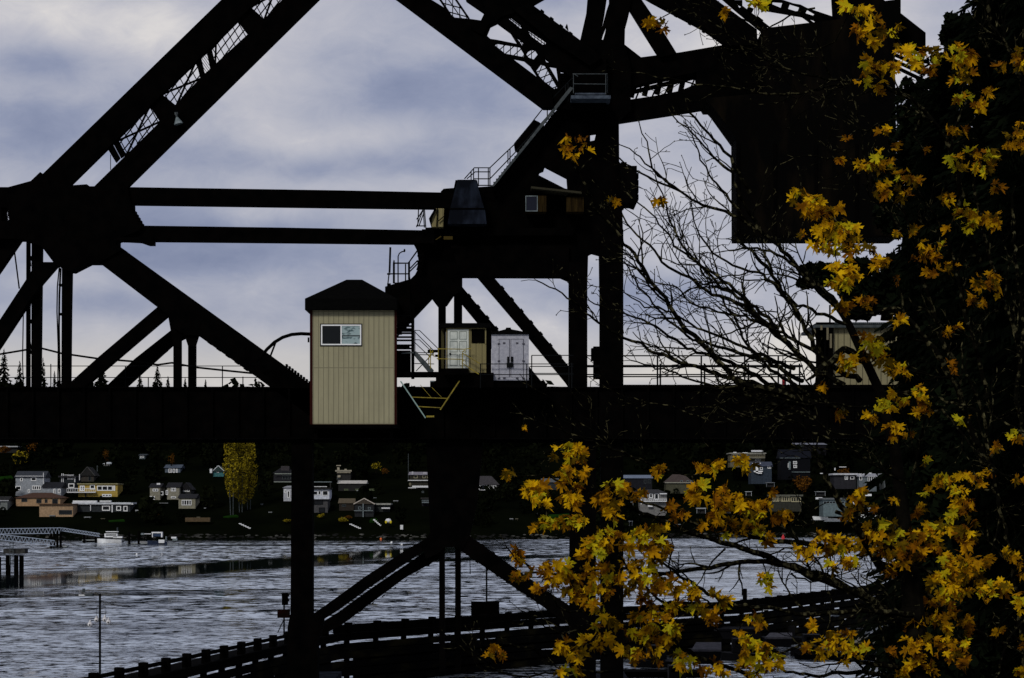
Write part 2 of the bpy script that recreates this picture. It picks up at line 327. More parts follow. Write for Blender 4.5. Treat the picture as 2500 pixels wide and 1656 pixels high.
# --- leaning back chord at the left: two chords, tie plates, laced windows
def addchord(poly, edge, n, name='chord', D=D0, dep=1.0, sz=3.0, side=1):
    m_ = MB().prism(poly, D, dep)
    if edge: bumps(m_, edge[0], edge[1], n, sz, D+.15, dep*.6, side)
    return m_.build(name, 'steel', bridge)
addchord([(540,0),(700,-160),(780,-160),(630,0),(612,17),(527,103),(395,230),(300,325),(170,453),(100,470),(60,470),(104,425)], None, 0, dep=.45)
addchord([(688,0),(850,-160),(940,-165),(775,0),(311,457),(255,470),(215,470),(390,298),(487,192),(645,47)], ((760,14),(330,438)), 7, dep=.45, sz=1.6, side=-1)
for q in ([(478,149),(491,143),(500,183),(489,192)], [(505,130),(516,118),(527,165),(513,168)],
          [(395,230),(365,259),(390,297),(430,258)], [(261,361),(275,352),(293,386),(283,397)], [(278,354),(300,325),(289,343),(304,371),(310,375),(295,386)],
          [(605,85),(578,50),(612,17),(645,47)]):
    bp_('tie_plate', q, D0+.2, .2)
for q in ([(612,17),(680,-50),(745,-55),(645,47)], [(527,103),(578,50),(605,87),(525,164),(516,120)], [(395,230),(478,149),(489,192),(430,258)], [(289,343),(365,259),(390,297),(310,375)]):
    m_ = MB(); m_.bar(q[0], q[-2] if len(q) > 4 else q[2], 4, D0+.3, .12); m_.bar(q[1], q[-1], 4, D0+.45, .12)
    lattice(m_, q, (62, 128), 17, 2.2, D0+.75)
    m_.build('lacing', 'steel', bridge)
m_ = MB(); lattice(m_, [(491,145),(505,130),(513,165),(500,183)], (55,), 5, 1.3, D0+.5); m_.build('lacing', 'steel', bridge)
# --- big joint at the left
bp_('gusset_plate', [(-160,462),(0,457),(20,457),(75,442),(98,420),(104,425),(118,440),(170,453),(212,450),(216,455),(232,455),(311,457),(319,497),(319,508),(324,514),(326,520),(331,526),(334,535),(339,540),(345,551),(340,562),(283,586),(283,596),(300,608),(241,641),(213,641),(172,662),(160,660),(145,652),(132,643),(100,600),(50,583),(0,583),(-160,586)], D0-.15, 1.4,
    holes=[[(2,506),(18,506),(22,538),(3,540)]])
m_ = MB(); lattice(m_, [(0,505),(19,505),(23,540),(2,541)], (60, 125, 0), 9, 2, D0+.6); m_.build('lacing', 'steel', bridge)
bp_('gusset_plate', [(283,580),(340,580),(374,580),(374,597),(360,597),(340,590),(283,587)], D0-.3, .8)
for i in range(11): MB().rect(284+i*5, 286.4+i*5, 586, 590, D0-.3, .5).build('rack_tooth', 'steel', bridge)
for i in range(6): MB().rect(318+i*4.4, 324+i*4.4, 506+i*7.5, 510+i*7.5, D0-.2, .8).build('rack_tooth', 'steel', bridge)
addchord([(-160,790),(0,583),(4,581),(52,581),(0,657),(-160,885)], None, 0, 'diagonal_strut', D0+.4, .7)
addchord([(-160,985),(0,780),(61,687),(90,640),(145,640),(100,692),(57,756),(0,843),(-160,1070)], None, 0, 'diagonal_strut', D0+.2, .7)
bp_('post', [(64,585),(71,585),(71,1050),(63,1050)], D0+4, .4)
bp_('post', [(77,585),(100,600),(98,760),(95,1050),(76,1050)], D0+.9, .6)
bp_('post', [(151,640),(173,655),(171,760),(168,1050),(149,1050)], D0+.3, .6)
for y_ in (625, 780, 855): MB().rect(66, 82, y_, y_+7, D0+1.6, 2).build('batten', 'steel', bridge)
for y_ in (693, 764): MB().rect(143, 155, y_, y_+5, D0+1, .5).build('batten', 'steel', bridge)
for q in ([(70,600),(75,650)], [(75,740),(66,790)], [(66,790),(76,850)]): MB().bar(q[0], q[1], 1.5, D0+2, .1).build('tie_rod', 'steel', bridge)
for q, r_ in (([(145,650,D0+.8),(140,700,D0+.8),(139,760,D0+.8),(142,850,D0+.8),(141,945,D0+.8)], .035), ([(148,655,D0+.7),(145,720,D0+.7),(144,800,D0+.7),(146,945,D0+.7)], .05), ([(34,605,D0+2),(40,650,D0+2),(47,705,D0+2)], .04), ([(57,760,D0+2),(55,880,D0+2),(57,945,D0+2)], .03), ([(270,378,D0+.6),(270,415,D0+.6)], .02)):
    MB().tb(q, r_).build('cable', 'steel', bridge)
# main inclined member of the fixed truss and its bracing
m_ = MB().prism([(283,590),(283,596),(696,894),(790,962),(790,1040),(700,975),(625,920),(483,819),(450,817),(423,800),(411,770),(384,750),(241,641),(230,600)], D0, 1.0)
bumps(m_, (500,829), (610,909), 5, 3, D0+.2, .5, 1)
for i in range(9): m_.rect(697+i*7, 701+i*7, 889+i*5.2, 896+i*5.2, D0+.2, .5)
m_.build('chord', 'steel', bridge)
addchord([(384,750),(430,740),(450,770),(411,769),(283,878),(205,945),(205,1000),(110,1000),(168,937),(240,872)], ((395,784),(230,922)), 7, 'diagonal_strut', D0+.15, .7, 2.2)
addchord([(423,802),(460,790),(470,815),(423,840),(307,945),(307,1000),(200,1000),(275,928),(329,876)], ((415,850),(315,935)), 5, 'diagonal_strut', D0+7, .6, 2.2)
bp_('post', [(423,790),(440,790),(440,1050),(423,1050)], D0+.25, .6)
bp_('post', [(459,830),(476,830),(476,1050),(459,1050)], D0+7, .6)
bp_('gusset_plate', [(405,762),(470,800),(500,830),(484,819),(476,845),(459,845),(450,818),(441,824),(441,850),(423,845),(411,775)], D0+.18, .4)
# tie beams across the gap
bp_('tie_beam', [(140,457),(311,457),(830,465),(1120,471),(1120,508),(830,504),(319,497),(140,497)], D0+.1, .9)
bp_('tie_beam', [(300,551),(345,551),(700,556),(1060,563),(1060,594),(700,590),(374,587),(300,587)], D0+.1, .9)
# --- raised leaf truss at the top: plates with the openings of the photograph, chords proud of them
W1 = zA((-60,-60),(60,40),(130,95),(190,160),(240,205),(400,218),(540,235),(583,148),(375,0),(290,-60))
W2 = zA((605,410),(650,300),(732,260),(885,372),(970,510),(720,460),(650,450))
W3 = zA((690,515),(715,485),(990,530),(1040,610),(1035,660),(820,620))
W4 = zA((1060,620),(1085,580),(1125,560),(1165,565),(1203,622),(1150,688),(1090,665))
W5 = zA((882,660),(1040,692),(1110,750),(1212,908),(1080,810))
W6 = zA((1175,810),(1235,730),(1280,745),(1435,1015),(1385,1028),(1270,940),(1215,880))
W7 = zA((1320,755),(1412,770),(1437,950))
W8 = zA((1450,810),(1520,830),(1590,890),(1602,1010),(1500,1015),(1460,980))
W9 = zA((840,205),(890,190),(1000,275),(1030,335),(990,325),(920,265))
W10 = zA((1060,315),(1290,470),(1290,515),(1250,515),(1190,470),(1120,420))
W11 = zA((930,400),(1045,490),(1015,525))
W12 = zA((1250,645),(1365,730),(1300,720))
holes = [W2, W3, W4, W5, W6, W7, W8, W9, W10, W11, W12]
for cx_, cy_, r_ in ((512,32,12),(575,76,12),(728,122,9),(885,305,12),(947,349,12),(1009,395,12),(1070,441,12)):
    holes.append([(1060+(cx_+r_*math.cos(k*1.047))/4.734, (cy_+r_*math.sin(k*1.047))/4.734) for k in range(6)])
m_ = MB().prism([(889,-65),(977,0),(1327,262),(1420,270),(1480,262),(1480,130),(1419,100),(1300,12),(1321,0),(1360,-22),(1400,-65),(1121,-65),(1138,0),(1183,31),(1174,50),(1145,46),(1110,43),(1100,34),(1087,20),(1054,0),(970,-65)], D0+.3, .5, holes)
bumps(m_, (1000,17), (1310,247), 12, 3.2, D0+.35, .4, 1); bumps(m_, (1312,18), (1405,90), 4, 3, D0+.35, .4, -1)
m_.prism([(1380,66),(1384,58),(1386,63),(1388,75)], D0+.4, .2)
m_.build('truss_plate', 'steel', bridge)
bp_('chord', [(887,-65),(977,0),(1327,262),(1352,262),(1345,215),(1200,108),(1030,-10),(955,-65)], D0, .9)
bp_('chord', [(1250,20),(1300,12),(1419,100),(1470,140),(1440,160),(1340,95)], D0, .9)
bp_('gusset_plate', [(1190,20),(1240,10),(1260,30),(1225,40),(1213,50),(1192,60),(1180,85),(1120,60),(1150,50),(1178,50)], D0+.15, 1.0)
m_ = MB(); lattice(m_, zA((70,-60),(200,-60),(240,0),(400,218),(240,205),(130,95)), (15, 55, 90), 17, 2.0, D0+.6); m_.bar((1100,-20),(1145,46),4.5,D0+.7,.1); m_.bar((1062,-20),(1098,34),5,D0+.7,.1); m_.build('lacing', 'steel', bridge)
m_ = MB(); lattice(m_, W3, (90, 139), 16.5, 1.9, D0+.6); m_.build('lacing', 'steel', bridge)
m_ = MB(); lattice(m_, W4, (90, 143), 22, 1.8, D0+.6); m_.build('lacing', 'steel', bridge)
m_ = MB(); lattice(m_, W6, (112, 158), 17, 1.9, D0+.6); m_.build('lacing', 'steel', bridge)
m_ = MB(); lattice(m_, W9, (37, 90), 7, 1.6, D0+.6); lattice(m_, W10, (37, 90), 8, 1.6, D0+.6); lattice(m_, W11, (60, 110), 9, 1.6, D0+.6); m_.build('lacing', 'steel', bridge)
# --- tower body
T_out = [(1076,468),(1083,461),(1108,459),(1112,440),(1165,440),(1168,457),(1200,455),(1245,397),(1262,383),(1270,373),(1257,363),(1255,350),(1303,292),(1316,298),(1328,308),(1349,279),(1395,235),(1400,180),(1416,100),(1432,30),(1440,-65),(1548,-65),(1540,0),(1537,28),(1533,45),(1526,70),(1525,109),(1540,160),(1540,270),(1511,296),(1512,395),(1520,405),(1555,405),(1555,440),(1557,445),(1555,495),(1549,508),(1540,505),(1528,498),(1524,508),(1519,510),(1521,560),(1522,700),(1464,700),(1463,622),(1445,617),(1436,622),(1434,700),(1389,700),(1389,686),(1368,677),(1128,676),(1128,705),(1108,719),(1090,745),(1068,747),(1053,727),(1006,777),(990,770),(985,700),(1003,681),(1013,671),(1020,658),(1022,640),(1019,611),(1011,593),(1030,580),(1040,556),(1084,554),(1084,508),(1076,505)]
hs = [zB((1225,345),(1245,305),(1285,290),(1300,245),(1540,370),(1550,500),(1520,495)), [(1441,325),(1456,323),(1451,343),(1441,345)],
      zA((2025,-80),(2028,20),(1990,130),(1940,320),(1965,200),(1985,60),(2005,-80)), zA((1992,290),(1975,380),(1952,460),(1935,460),(1960,370))]
bp_('tower_plate', T_out, D0+1, .8, hs)
bp_('post', [(1389,640),(1434,640),(1434,1050),(1389,1050)], D0+.4, 1.0)
bp_('post', [(1465,560),(1522,560),(1522,1050),(1465,1050)], D0+.4, 1.0)
bp_('post', [(1070,735),(1088,735),(1088,1050),(1070,1050)], D0+.6, .5)
bp_('post', [(1108,715),(1128,715),(1128,1050),(1108,1050)], D0+5, .5)
addchord([(1150,660),(1195,660),(1204,675),(1385,890),(1425,940),(1425,1000),(1385,940),(1381,934),(1279,810),(1163,674)], ((1215,688),(1380,884)), 7, 'diagonal_strut', D0+.6, .7, 3, -1)
addchord([(1118,680),(1128,700),(1218,808),(1291,894),(1324,934),(1345,960),(1260,960),(1166,789),(1128,743),(1110,722)], ((1135,708),(1290,893)), 7, 'diagonal_strut', D0+5, .6, 3, -1)
bp_('girder', [(1100,600),(1389,600),(1389,676),(1128,677)], D0+.7, .5)
bp_('girder', [(1030,560),(1400,556),(1400,575),(1030,575)], D0+.5, .5)
m_ = MB().rect(1515, 1552, 408, 495, D0+.3, 2.2); bumps(m_, (1556,420), (1556,490), 4, 4, D0+.5, 1, -1); m_.tube([P(1523,402,D0+1), P(1523,398,D0+1)], .12); m_.rect(1516,1530,396,406,D0+.8,.6); m_.build('machinery_box', 'steel', bridge)
m_ = MB(); m_.rect(1444, 1466, 850, 880, D0+1, .8); m_.rect(1449, 1466, 846, 925, D0+1.4, .6); m_.build('junction_box', 'steel', bridge)
# stepped edges of the lower-left strut, and the support leg behind the cabin
m_ = MB().prism([(1006,777),(1053,727),(1003,681),(940,700),(940,860),(962,826),(971,815)], D0+1.2, 1.2); bumps(m_, (1010,772), (1050,731), 3, 2.4, D0+1.3, .5, -1)
for k in range(6): m_.rect(1000-k*6, 1010-k*6, 775+k*7, 781+k*7, D0+1.4, .5)
m_.build('diagonal_strut', 'steel', bridge)
# --- arms to the counterweight
lw = [(1517,226),(1560,206),(1600,196),(1700,176),(1702,204),(1660,222),(1600,234),(1519,246)]
m_ = MB().prism([(1522,109),(1525,109),(1565,140),(1660,128),(1777,108),(1908,85),(2060,70),(2060,272),(1720,272),(1715,264),(1660,273),(1511,296),(1505,290),(1505,120)], D0+1.5, 1.0, [lw])
bumps(m_, (1530,293), (1700,267), 5, 3, D0+1.7, .5, 1)
m_.build('counterweight_arm', 'steel', bridge)
m_ = MB(); m_.bar((1512,232),(1702,186),9,D0+1.9,.3); m_.bar((1512,224),(1600,192),12,D0+1.8,.1)
for a in (1541,1573,1604,1634,1661): m_.bar((a,238-(a-1541)*.11),(a+10,198-(a-1541)*.12),13,D0+2.2,.1)
for a in (1552,1590,1618,1650,1675): m_.bar((a,242),(a+22,190),4,D0+2,.1)
m_.build('lacing', 'steel', bridge)
addchord([(1465,-65),(1500,-65),(1567,0),(1615,70),(1652,130),(1612,140),(1568,70),(1537,20),(1520,0)], None, 0, 'diagonal_strut', D0+1.2, .7)
addchord([(1480,-65),(1660,-65),(1749,0),(1848,72),(1850,110),(1777,110),(1720,69),(1660,37),(1591,0)], ((1600,6),(1770,103)), 5, 'diagonal_strut', D0+1.1, .8, 2.6, 1)
m_ = MB()   # laced member running up from the counterweight
lace_out = z3((245,-180),(375,0),(270,-20),(330,20),(390,75),(520,180),(620,260),(700,260),(720,248),(640,170),(555,90),(470,0),(520,-60),(400,-180))
m_.prism(z3((300,-60),(720,262),(625,262),(520,178),(395,75),(285,-20)), D0+1.3, .4,
         holes=[z3((375,0),(430,0),(430,40),(410,55)), z3((470,45),(510,60),(485,110),(450,80)), z3((535,110),(575,140),(555,190),(520,165)), z3((605,175),(650,205),(625,255),(590,225))])
m_.build('laced_strut', 'steel', bridge)
m_ = MB().prism(z3((440,-90),(1070,120),(1070,205),(1050,205),(1000,195),(925,132),(835,108),(600,68),(555,55)), D0+1.9, .4,
         holes=[z3((640,5),(710,10),(695,55),(635,30)), z3((760,20),(830,32),(810,82),(745,62)), z3((880,58),(935,90),(915,108),(865,92)), z3((980,112),(1035,132),(1030,142),(975,125)), z3((930,135),(1048,180),(1046,200),(1000,190))])
m_.build('laced_strut', 'steel', bridge)
MB().bar(z3((840,105))[0], z3((990,215))[0], 5, D0+2.5, .2).build('brace_rod', 'steel', bridge); MB().bar(z3((600,60))[0], z3((560,80))[0], 4, D0+2.5, .1).build('brace_rod', 'steel', bridge)
# --- counterweight
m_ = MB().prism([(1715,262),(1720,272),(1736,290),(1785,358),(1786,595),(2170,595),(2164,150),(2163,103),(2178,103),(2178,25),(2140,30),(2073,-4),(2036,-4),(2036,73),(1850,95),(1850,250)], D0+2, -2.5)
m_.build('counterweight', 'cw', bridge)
m_ = MB()
for y_ in (620-25, ): m_.rect(1797, 2185, y_-20, y_-15, D0-.6, .09)
for x_ in (1790, 1880, 1980, 2080): m_.rect(x_+9, x_+16, 350, 573, D0-.6, .09)
m_.build('counterweight_band', 'steel', bridge)
bp_('girder', [(2030,-65),(2075,-65),(2260,80),(2260,120),(2160,120),(2036,40)], D0+1, .6)
for k in range(4): MB().bar((2160, 108+k*14), (2260, 150+k*16), 7, D0+2, .2).build('brace_rod', 'steel', bridge)
# --- deck girders, floor and piers
zt = P(0, 945, D0).z; zb = P(0, 1072, D0).z
X0, X1 = P(-700, 0, D0).x, P(3300, 0, D0).x
m_ = MB().box(X0, X1, D0, D0+.12, zb+.06, zt-.06)
m_.box(X0, X1, D0-.22, D0+.34, zt-.06, zt, 0); m_.box(X0, X1, D0-.22, D0+.34, zb, zb+.06)
for k in range(64):
    xk = X0 + (X1-X0)*(k+.5)/64; m_.box(xk-.05, xk+.05, D0-.18, D0-.002, zb+.07, zt-.07)
m_.box(P(1522,0,D0).x, X1, D0-.1, D0+.2, zt, zt+.11)
m_.build('deck_girder', 'steel', bridge)
m_ = MB().box(X0, X1, D0+7, D0+7.15, zb, zt); m_.build('deck_girder', 'steel', bridge)
MB().box(X0, X1, D0+.35, D0+6.98, zt-.35, zt-.08).build('deck_floor', 'steel', bridge)
m_ = MB()
for k in range(40):
    xk = X0 + (X1-X0)*(k+.5)/40; m_.box(xk-.12, xk+.12, D0+.15, D0+6.98, zb+.3, zt-.36)
m_.build('floor_beam', 'steel', bridge)
def pier(poly, D, dep): MB().prism(poly, D, dep).build('pier_post', 'steel', bridge)
pier([(712,1073),(762,1073),(762,1499),(788,1499),(788,1530),(775,1560),(775,1760),(700,1760),(702,1530),(709,1500)], D0+.1, 1.1)
pier([(1391,1073),(1455,1073),(1455,1760),(1391,1760)], D0+.1, 1.0)
pier([(1467,1073),(1522,1073),(1522,1760),(1467,1760)], D0+.3, 1.0)
bp_('gusset_plate', [(1040,1073),(1180,1073),(1165,1230),(1147,1309),(1126,1346),(1112,1336),(1086,1336),(1072,1350),(1040,1365),(1030,1330),(1050,1300)], D0+.25, .5)
def strut(poly, e0, e1, n, D, side=1, sz=2.4):
    m_ = MB().prism(poly, D, .6); bumps(m_, e0, e1, n, sz, D+.1, .3, side); m_.build('diagonal_strut', 'steel', bridge)
strut([(1110,1270),(1050,1309),(993,1342),(887,1411),(802,1473),(763,1500),(763,1530),(788,1514),(825,1491),(899,1437),(1000,1369),(1060,1330)], (1000,1369), (790,1513), 8, D0+.3)
strut([(1090,1300),(1060,1331),(1002,1372),(901,1440),(827,1494),(790,1517),(770,1560),(833,1527),(900,1477),(989,1411),(1072,1365)], (1060,1372), (840,1521), 8, D0+7)
strut([(1100,1270),(1147,1309),(1244,1379),(1360,1460),(1395,1482),(1395,1530),(1356,1502),(1259,1437),(1194,1392),(1126,1346)], (1152,1364), (1350,1498), 8, D0+.3)
m_ = MB(); bumps(m_, (1165,1322), (1380,1472), 8, 2.4, D0+.4, .3, -1); m_.build('rivet_plate', 'steel', bridge)
bp_('post', [(1072,1330),(1086,1330),(1086,1640),(1072,1640)], D0+.6, .4)
bp_('post', [(1111,1330),(1125,1330),(1125,1640),(1111,1640)], D0+6, .4)
for x0_, x1_ in ((690,800),(1370,1545)):
    a = P(x0_, 0, D0); c = P(x1_, 0, D0); MB().box(a.x, c.x, D0-.6, D0+9, -2, 1.3).build('pier_footing', 'conc', bridge)
# ---------------------------------------------------------------- control cabin
DC = D0 - 2.6
cab = thing('control_cabin', P(863, 1036, DC), 'tall beige grooved cabin with black hipped roof and one wide window', 'cabin')
a, c = P(763, 1036, DC), P(963, 752, DC); cwid = c.x-a.x
MB().box(a.x, c.x, DC, DC+2.5, a.z, c.z).build('wall', 'cabin', cab)
m_ = MB(); m_.box(a.x-.13, a.x-.002, DC-.03, DC+.12, a.z, c.z); m_.box(c.x+.002, c.x+.11, DC-.03, DC+.12, a.z, c.z); m_.box(a.x-.1, c.x+.1, DC-.02, DC+.1, a.z-.12, a.z-.002); m_.build('corner_trim', mat('dark_red_trim', (.022,.004,.003), .8, .05), cab)
e0, e1 = P(746, 758, DC), P(967, 731, DC)
m_ = MB().box(e0.x, e1.x+.05, DC-.35, DC+2.9, e0.z, e1.z)
k = len(m_.v); r0, r1 = P(846, 683, DC+1.2), P(884, 683, DC+1.2); zz_ = e1.z+.002
m_.v += [Vector(q) for q in ((e0.x, DC-.35, zz_), (e1.x+.05, DC-.35, zz_), (e1.x+.05, DC+2.9, zz_), (e0.x, DC+2.9, zz_), (r0.x, DC+1.2, r0.z), (r1.x, DC+1.2, r0.z))]
for q in ((0,1,5,4),(1,2,5),(2,3,4,5),(3,0,4)): m_.face([k+i for i in q])
m_.build('roof', 'roofblk', cab)
def framed(parent, x0, x1, y0, y1, D, fw=3, mull=(), fm='whiter', gm='glassd', panes=None, name='window', out=.05):
    a, c = P(x0, y1, D), P(x1, y0, D); t_ = fw*D/F
    m_ = MB(); m_.box(a.x, c.x, D-out, D-.002, a.z, a.z+t_); m_.box(a.x, c.x, D-out, D-.002, c.z-t_, c.z); m_.box(a.x, a.x+t_, D-out, D-.002, a.z+t_, c.z-t_); m_.box(c.x-t_, c.x, D-out, D-.002, a.z+t_, c.z-t_)
    xs = [a.x+t_] + [a.x+(c.x-a.x)*q for q in mull] + [c.x-t_]
    for q in xs[1:-1]: m_.box(q-t_/2, q+t_/2, D-out, D-.002, a.z+t_, c.z-t_)
    f = m_.build(name, fm, parent)
    for i in range(len(xs)-1):
        g = gm if panes is None else panes[i]
        MB().box(xs[i]+(t_/2 if i else 0), xs[i+1]-(t_/2 if i < len(xs)-2 else 0), D-.02, D-.004, a.z+t_, c.z-t_).build('pane', g, f)
    return f
MB().rect(781.5, 884.5, 790.5, 846, DC-.02, .018).build('window_surround', 'rail', cab)
wf = framed(cab, 784, 882, 793, 843, DC-.022, 3, (.5,), 'whiter', panes=['glassd', 'glassl'], out=.05)
MB().rect(835, 879, 819, 821, DC-.06, .03).build('meeting_rail', 'rail', wf)
m_ = MB()   # platform and brackets that carry the cabin
m_.rect(755, 975, 1037, 1044, DC-.15, 2.9); m_.bar((770,1044),(770,1073),8,DC+.2,.2); m_.bar((955,1044),(955,1073),8,DC+.2,.2); m_.build('cabin_platform', 'steel', bridge)
# curved pipe from the chord to the cabin
m_ = MB(); arc = [(757,816),(735,815),(712,817),(690,824),(670,836),(652,853),(636,873)]
m_.tb([(q[0], q[1], DC+1.2) for q in arc], .085, 8); m_.tb([(673,836,DC+1.2),(660,870,DC+1.2)], .05); m_.tb([(652,853,DC+1.25),(625,885,DC+2)], .06); m_.rect(751,755,824,836,DC+1.2,.1)
m_.build('curved_pipe', 'steel', bridge)
# ---------------------------------------------------------------- platforms, stairs and rails on the tower
def rail(name, polylines, rad, label, mname='rail', group=None, cat='railing'):
    m_ = MB()
    for pl in polylines: m_.tb(pl, rad, 5)
    o = m_.build(name, mname); tag(o, label, cat, group); return o
def pl(D, *pts): return [(a, b_, D) for a, b_ in pts]
Ds = D0 + .3
rail('stair_railing', [pl(Ds,(1134,437),(1158,410),(1196,410),(1259,350),(1328,262),(1398,190)), pl(Ds,(1140,437),(1160,420),(1196,420)), pl(Ds,(1196,437),(1243,388),(1262,368),(1330,292),(1396,226)), pl(Ds,(1155,437),(1196,437)), pl(Ds,(1150,418),(1150,455)), pl(Ds,(1156,412),(1156,455)), pl(Ds,(1168,410),(1168,455)), pl(Ds,(1192,410),(1192,455)), pl(Ds,(1196,410),(1196,455)),
      pl(Ds,(1240,368),(1240,400)), pl(Ds,(1245,364),(1245,398)), pl(Ds,(1336,254),(1336,286)), pl(Ds,(1381,208),(1381,250)), pl(Ds,(1387,203),(1387,248)), pl(Ds,(1165,453),(1200,453))], .03, 'black handrail climbing the long stair beside the upper tower')
m_ = MB(); m_.prism([(1200,455),(1206,455),(1400,215),(1392,212)], D0+.1, .1); m_.prism([(1200,455),(1206,455),(1400,215),(1392,212)], D0+.85, .1)
for k in range(30):
    q = lerp((1203,452), (1396,215), k/30); m_.rect(q[0]-5, q[0]+3, q[1], q[1]+1.5, D0+.22, .6)
tag(m_.build('stair_flight', 'galvd'), 'long dark steel stair running up the face of the tower', 'stairs')
m_ = MB()
for k in range(6): m_.rect(1366, 1399, 179+k*6.3, 181+k*6.3, D0+1.2, .5)
m_.rect(1366,1369,168,216,D0+1.15,.05); m_.rect(1387,1390,175,216,D0+1.15,.05)
tag(m_.build('ladder_steps', 'steel'), 'short run of thin open steps left of the upper platform', 'stairs')
pf = thing('service_platform', P(1442, 241, D0-.9), 'upper grey service platform with thin square railing high on the tower', 'platform')
m_ = MB().rect(1394, 1491, 233, 241, D0-.9, 1.6); m_.rect(1404, 1478, 227, 231, D0-.5, 1.0); m_.build('deck', mat('slate_grating', (.03,.04,.06), .6, .1, c2=(.07,.09,.12), scale=4), pf)
m_ = MB()
for q in (pl(D0-.85,(1400,180),(1400,228)), pl(D0-.85,(1479,181),(1479,231)), pl(D0+.5,(1483,184),(1483,228)), pl(D0-.85,(1398,181),(1483,181)), pl(D0-.85,(1400,205),(1481,206)), pl(D0-.85,(1400,180),(1411,187))): m_.tb(q, .022)
m_.build('railing', 'galvd', pf)
# trapezoid concrete housing, beige shed and control room high in the tower
th = thing('machinery_housing', P(1139, 547, D0-.4), 'blue black stained tapering concrete housing at the end of the tie beams', 'housing')
MB().prism([(1117,439),(1162,439),(1182,508),(1099,508)], D0-.4, 1.3).build('upper_block', 'conc', th)
MB().prism([(1098,511),(1184,511),(1188,547),(1093,547)], D0-.5, 1.5).build('lower_block', 'conc', th)
MB().rect(1096, 1185, 508.3, 510.7, D0-.55, 1.6).build('band', 'steel', th)
sh = thing('tower_shed', P(1066, 554, D0-.2), 'small beige shed behind the beam end high on the tower', 'shed')
MB().prism([(1054,554),(1055,533),(1064,509),(1084,509),(1082,554)], D0-.2, 2.2).build('wall', 'shedb', sh)
m_ = MB().prism([(1047,534),(1062,508),(1065,510),(1053,537),(1049,542)], D0-.35, 2.5); m_.bar((1068,509),(1066,553),2.5,D0-.3,.08); m_.bar((1070,540),(1084,528),2,D0-.35,.05); m_.build('roof', 'steel', sh)
cr_ = thing('operator_room', P(1350, 520, D0-.1), 'dark brown boarded room with one small window inside the tower', 'room')
MB().rect(1283, 1334, 478, 517, D0-.1, 1).build('wall', 'brownwall', cr_); MB().rect(1383, 1425, 481, 517, D0-.1, 1).build('wall', 'brownwall', cr_)
framed(cr_, 1283, 1312.5, 478.5, 516.5, D0-.1, 1.6, (), 'galv', mat('slate_glass', (.008,.010,.02), .3, .2))
MB().prism([(1296,455),(1297,460),(1420,473),(1420,468)], D0-.4, 1.4).build('roof_edge', mat('grey_fascia', (.03,.028,.018), .8, .05), cr_)
m_ = MB().prism([(1078,578),(1065,586),(1063,585),(1076,576)], D0-.1, .2); m_.rect(1083,1105,577,585,D0-.1,.2); m_.build('yellow_bracket', mat('dim_ochre_paint', (.05,.035,.008), .8, .05), bridge)
rail('platform_railing', [pl(Ds,(1020,552),(1022,510)), pl(Ds,(1033,505),(1036,556)), pl(Ds,(1017,555),(1033,512)), pl(Ds,(1023,552),(1034,522)), pl(Ds,(1017,536),(1022,530),(1036,507)), pl(Ds,(1036,508),(1042,592)), pl(Ds,(1016,552),(1040,552))], .03, 'short dark railing where the lower beam meets the tower')
# lower platform with railing, lamp and antenna
lp = thing('landing', P(982, 750, DC+.5), 'black landing with square railing beside the cabin roof', 'platform')
MB().rect(963, 1001, 690, 770, DC+1.2, 1.2).build('enclosure', 'steel', lp)
m_ = MB()
for q in ([(962,636),(962,690)],[(997,642),(1001,690)],[(990,645),(990,690)],[(962,643),(997,643),(1020,611)],[(946,669),(1000,669)],[(1001,656),(1020,636)],[(1001,663),(1021,643)],[(972,690),(972,640)]): m_.tb(pl(DC+1.3, *q), .04 if len(q) > 2 else .035)
m_.prism([(959,643),(961,634),(964,643),(964,692),(959,692)], DC+1.25, .1); m_.rect(996,1001,640,682,DC+1.25,.1); m_.build('railing', 'steel', lp)
m_ = MB(); m_.tb(pl(DC+1.4,(972,688),(972,626),(975,619),(981,615),(986,614)), .03, 6); m_.build('gooseneck_lamp', 'steel', None)
lamp1 = bpy.data.objects['gooseneck_lamp']; tag(lamp1, 'thin gooseneck lamp standing on the landing above the cabin', 'lamp')
m_ = MB(); m_.ball(P(987.5,612,DC+1.4), .05, .05, .09, 8, 5); k = m_.build('lamp_head', 'steel'); k.parent = lamp1; k.location = ROOT[k.name]-ROOT[lamp1.name]
m_ = MB(); m_.tb(pl(DC+1.2,(953,604),(951,666)), .05, 6); m_.tb(pl(DC+1.2,(950,666),(947,694)), .03, 6); m_.rect(945,953,667,671,DC+1.15,.1); m_.rect(945,954,692,698,DC+1.15,.1); m_.tb(pl(DC+1.2,(952,698),(956,714)), .02)
tag(m_.build('antenna', 'steel'), 'upright rod antenna beside the landing railing', 'antenna')
# caged edge of the tower next to the landing
m_ = MB(); 
for y_ in (600,612,625,640,652): m_.ball(P(1026,y_,D0+.6), .16, .16, .12, 6, 4)
m_.tb(pl(D0+.6,(1012,597),(1020,612),(1024,640),(1018,660)), .05); m_.tb(pl(D0+.6,(1030,595),(1033,620),(1030,655)), .06); m_.build('ladder_cage', 'steel', bridge)
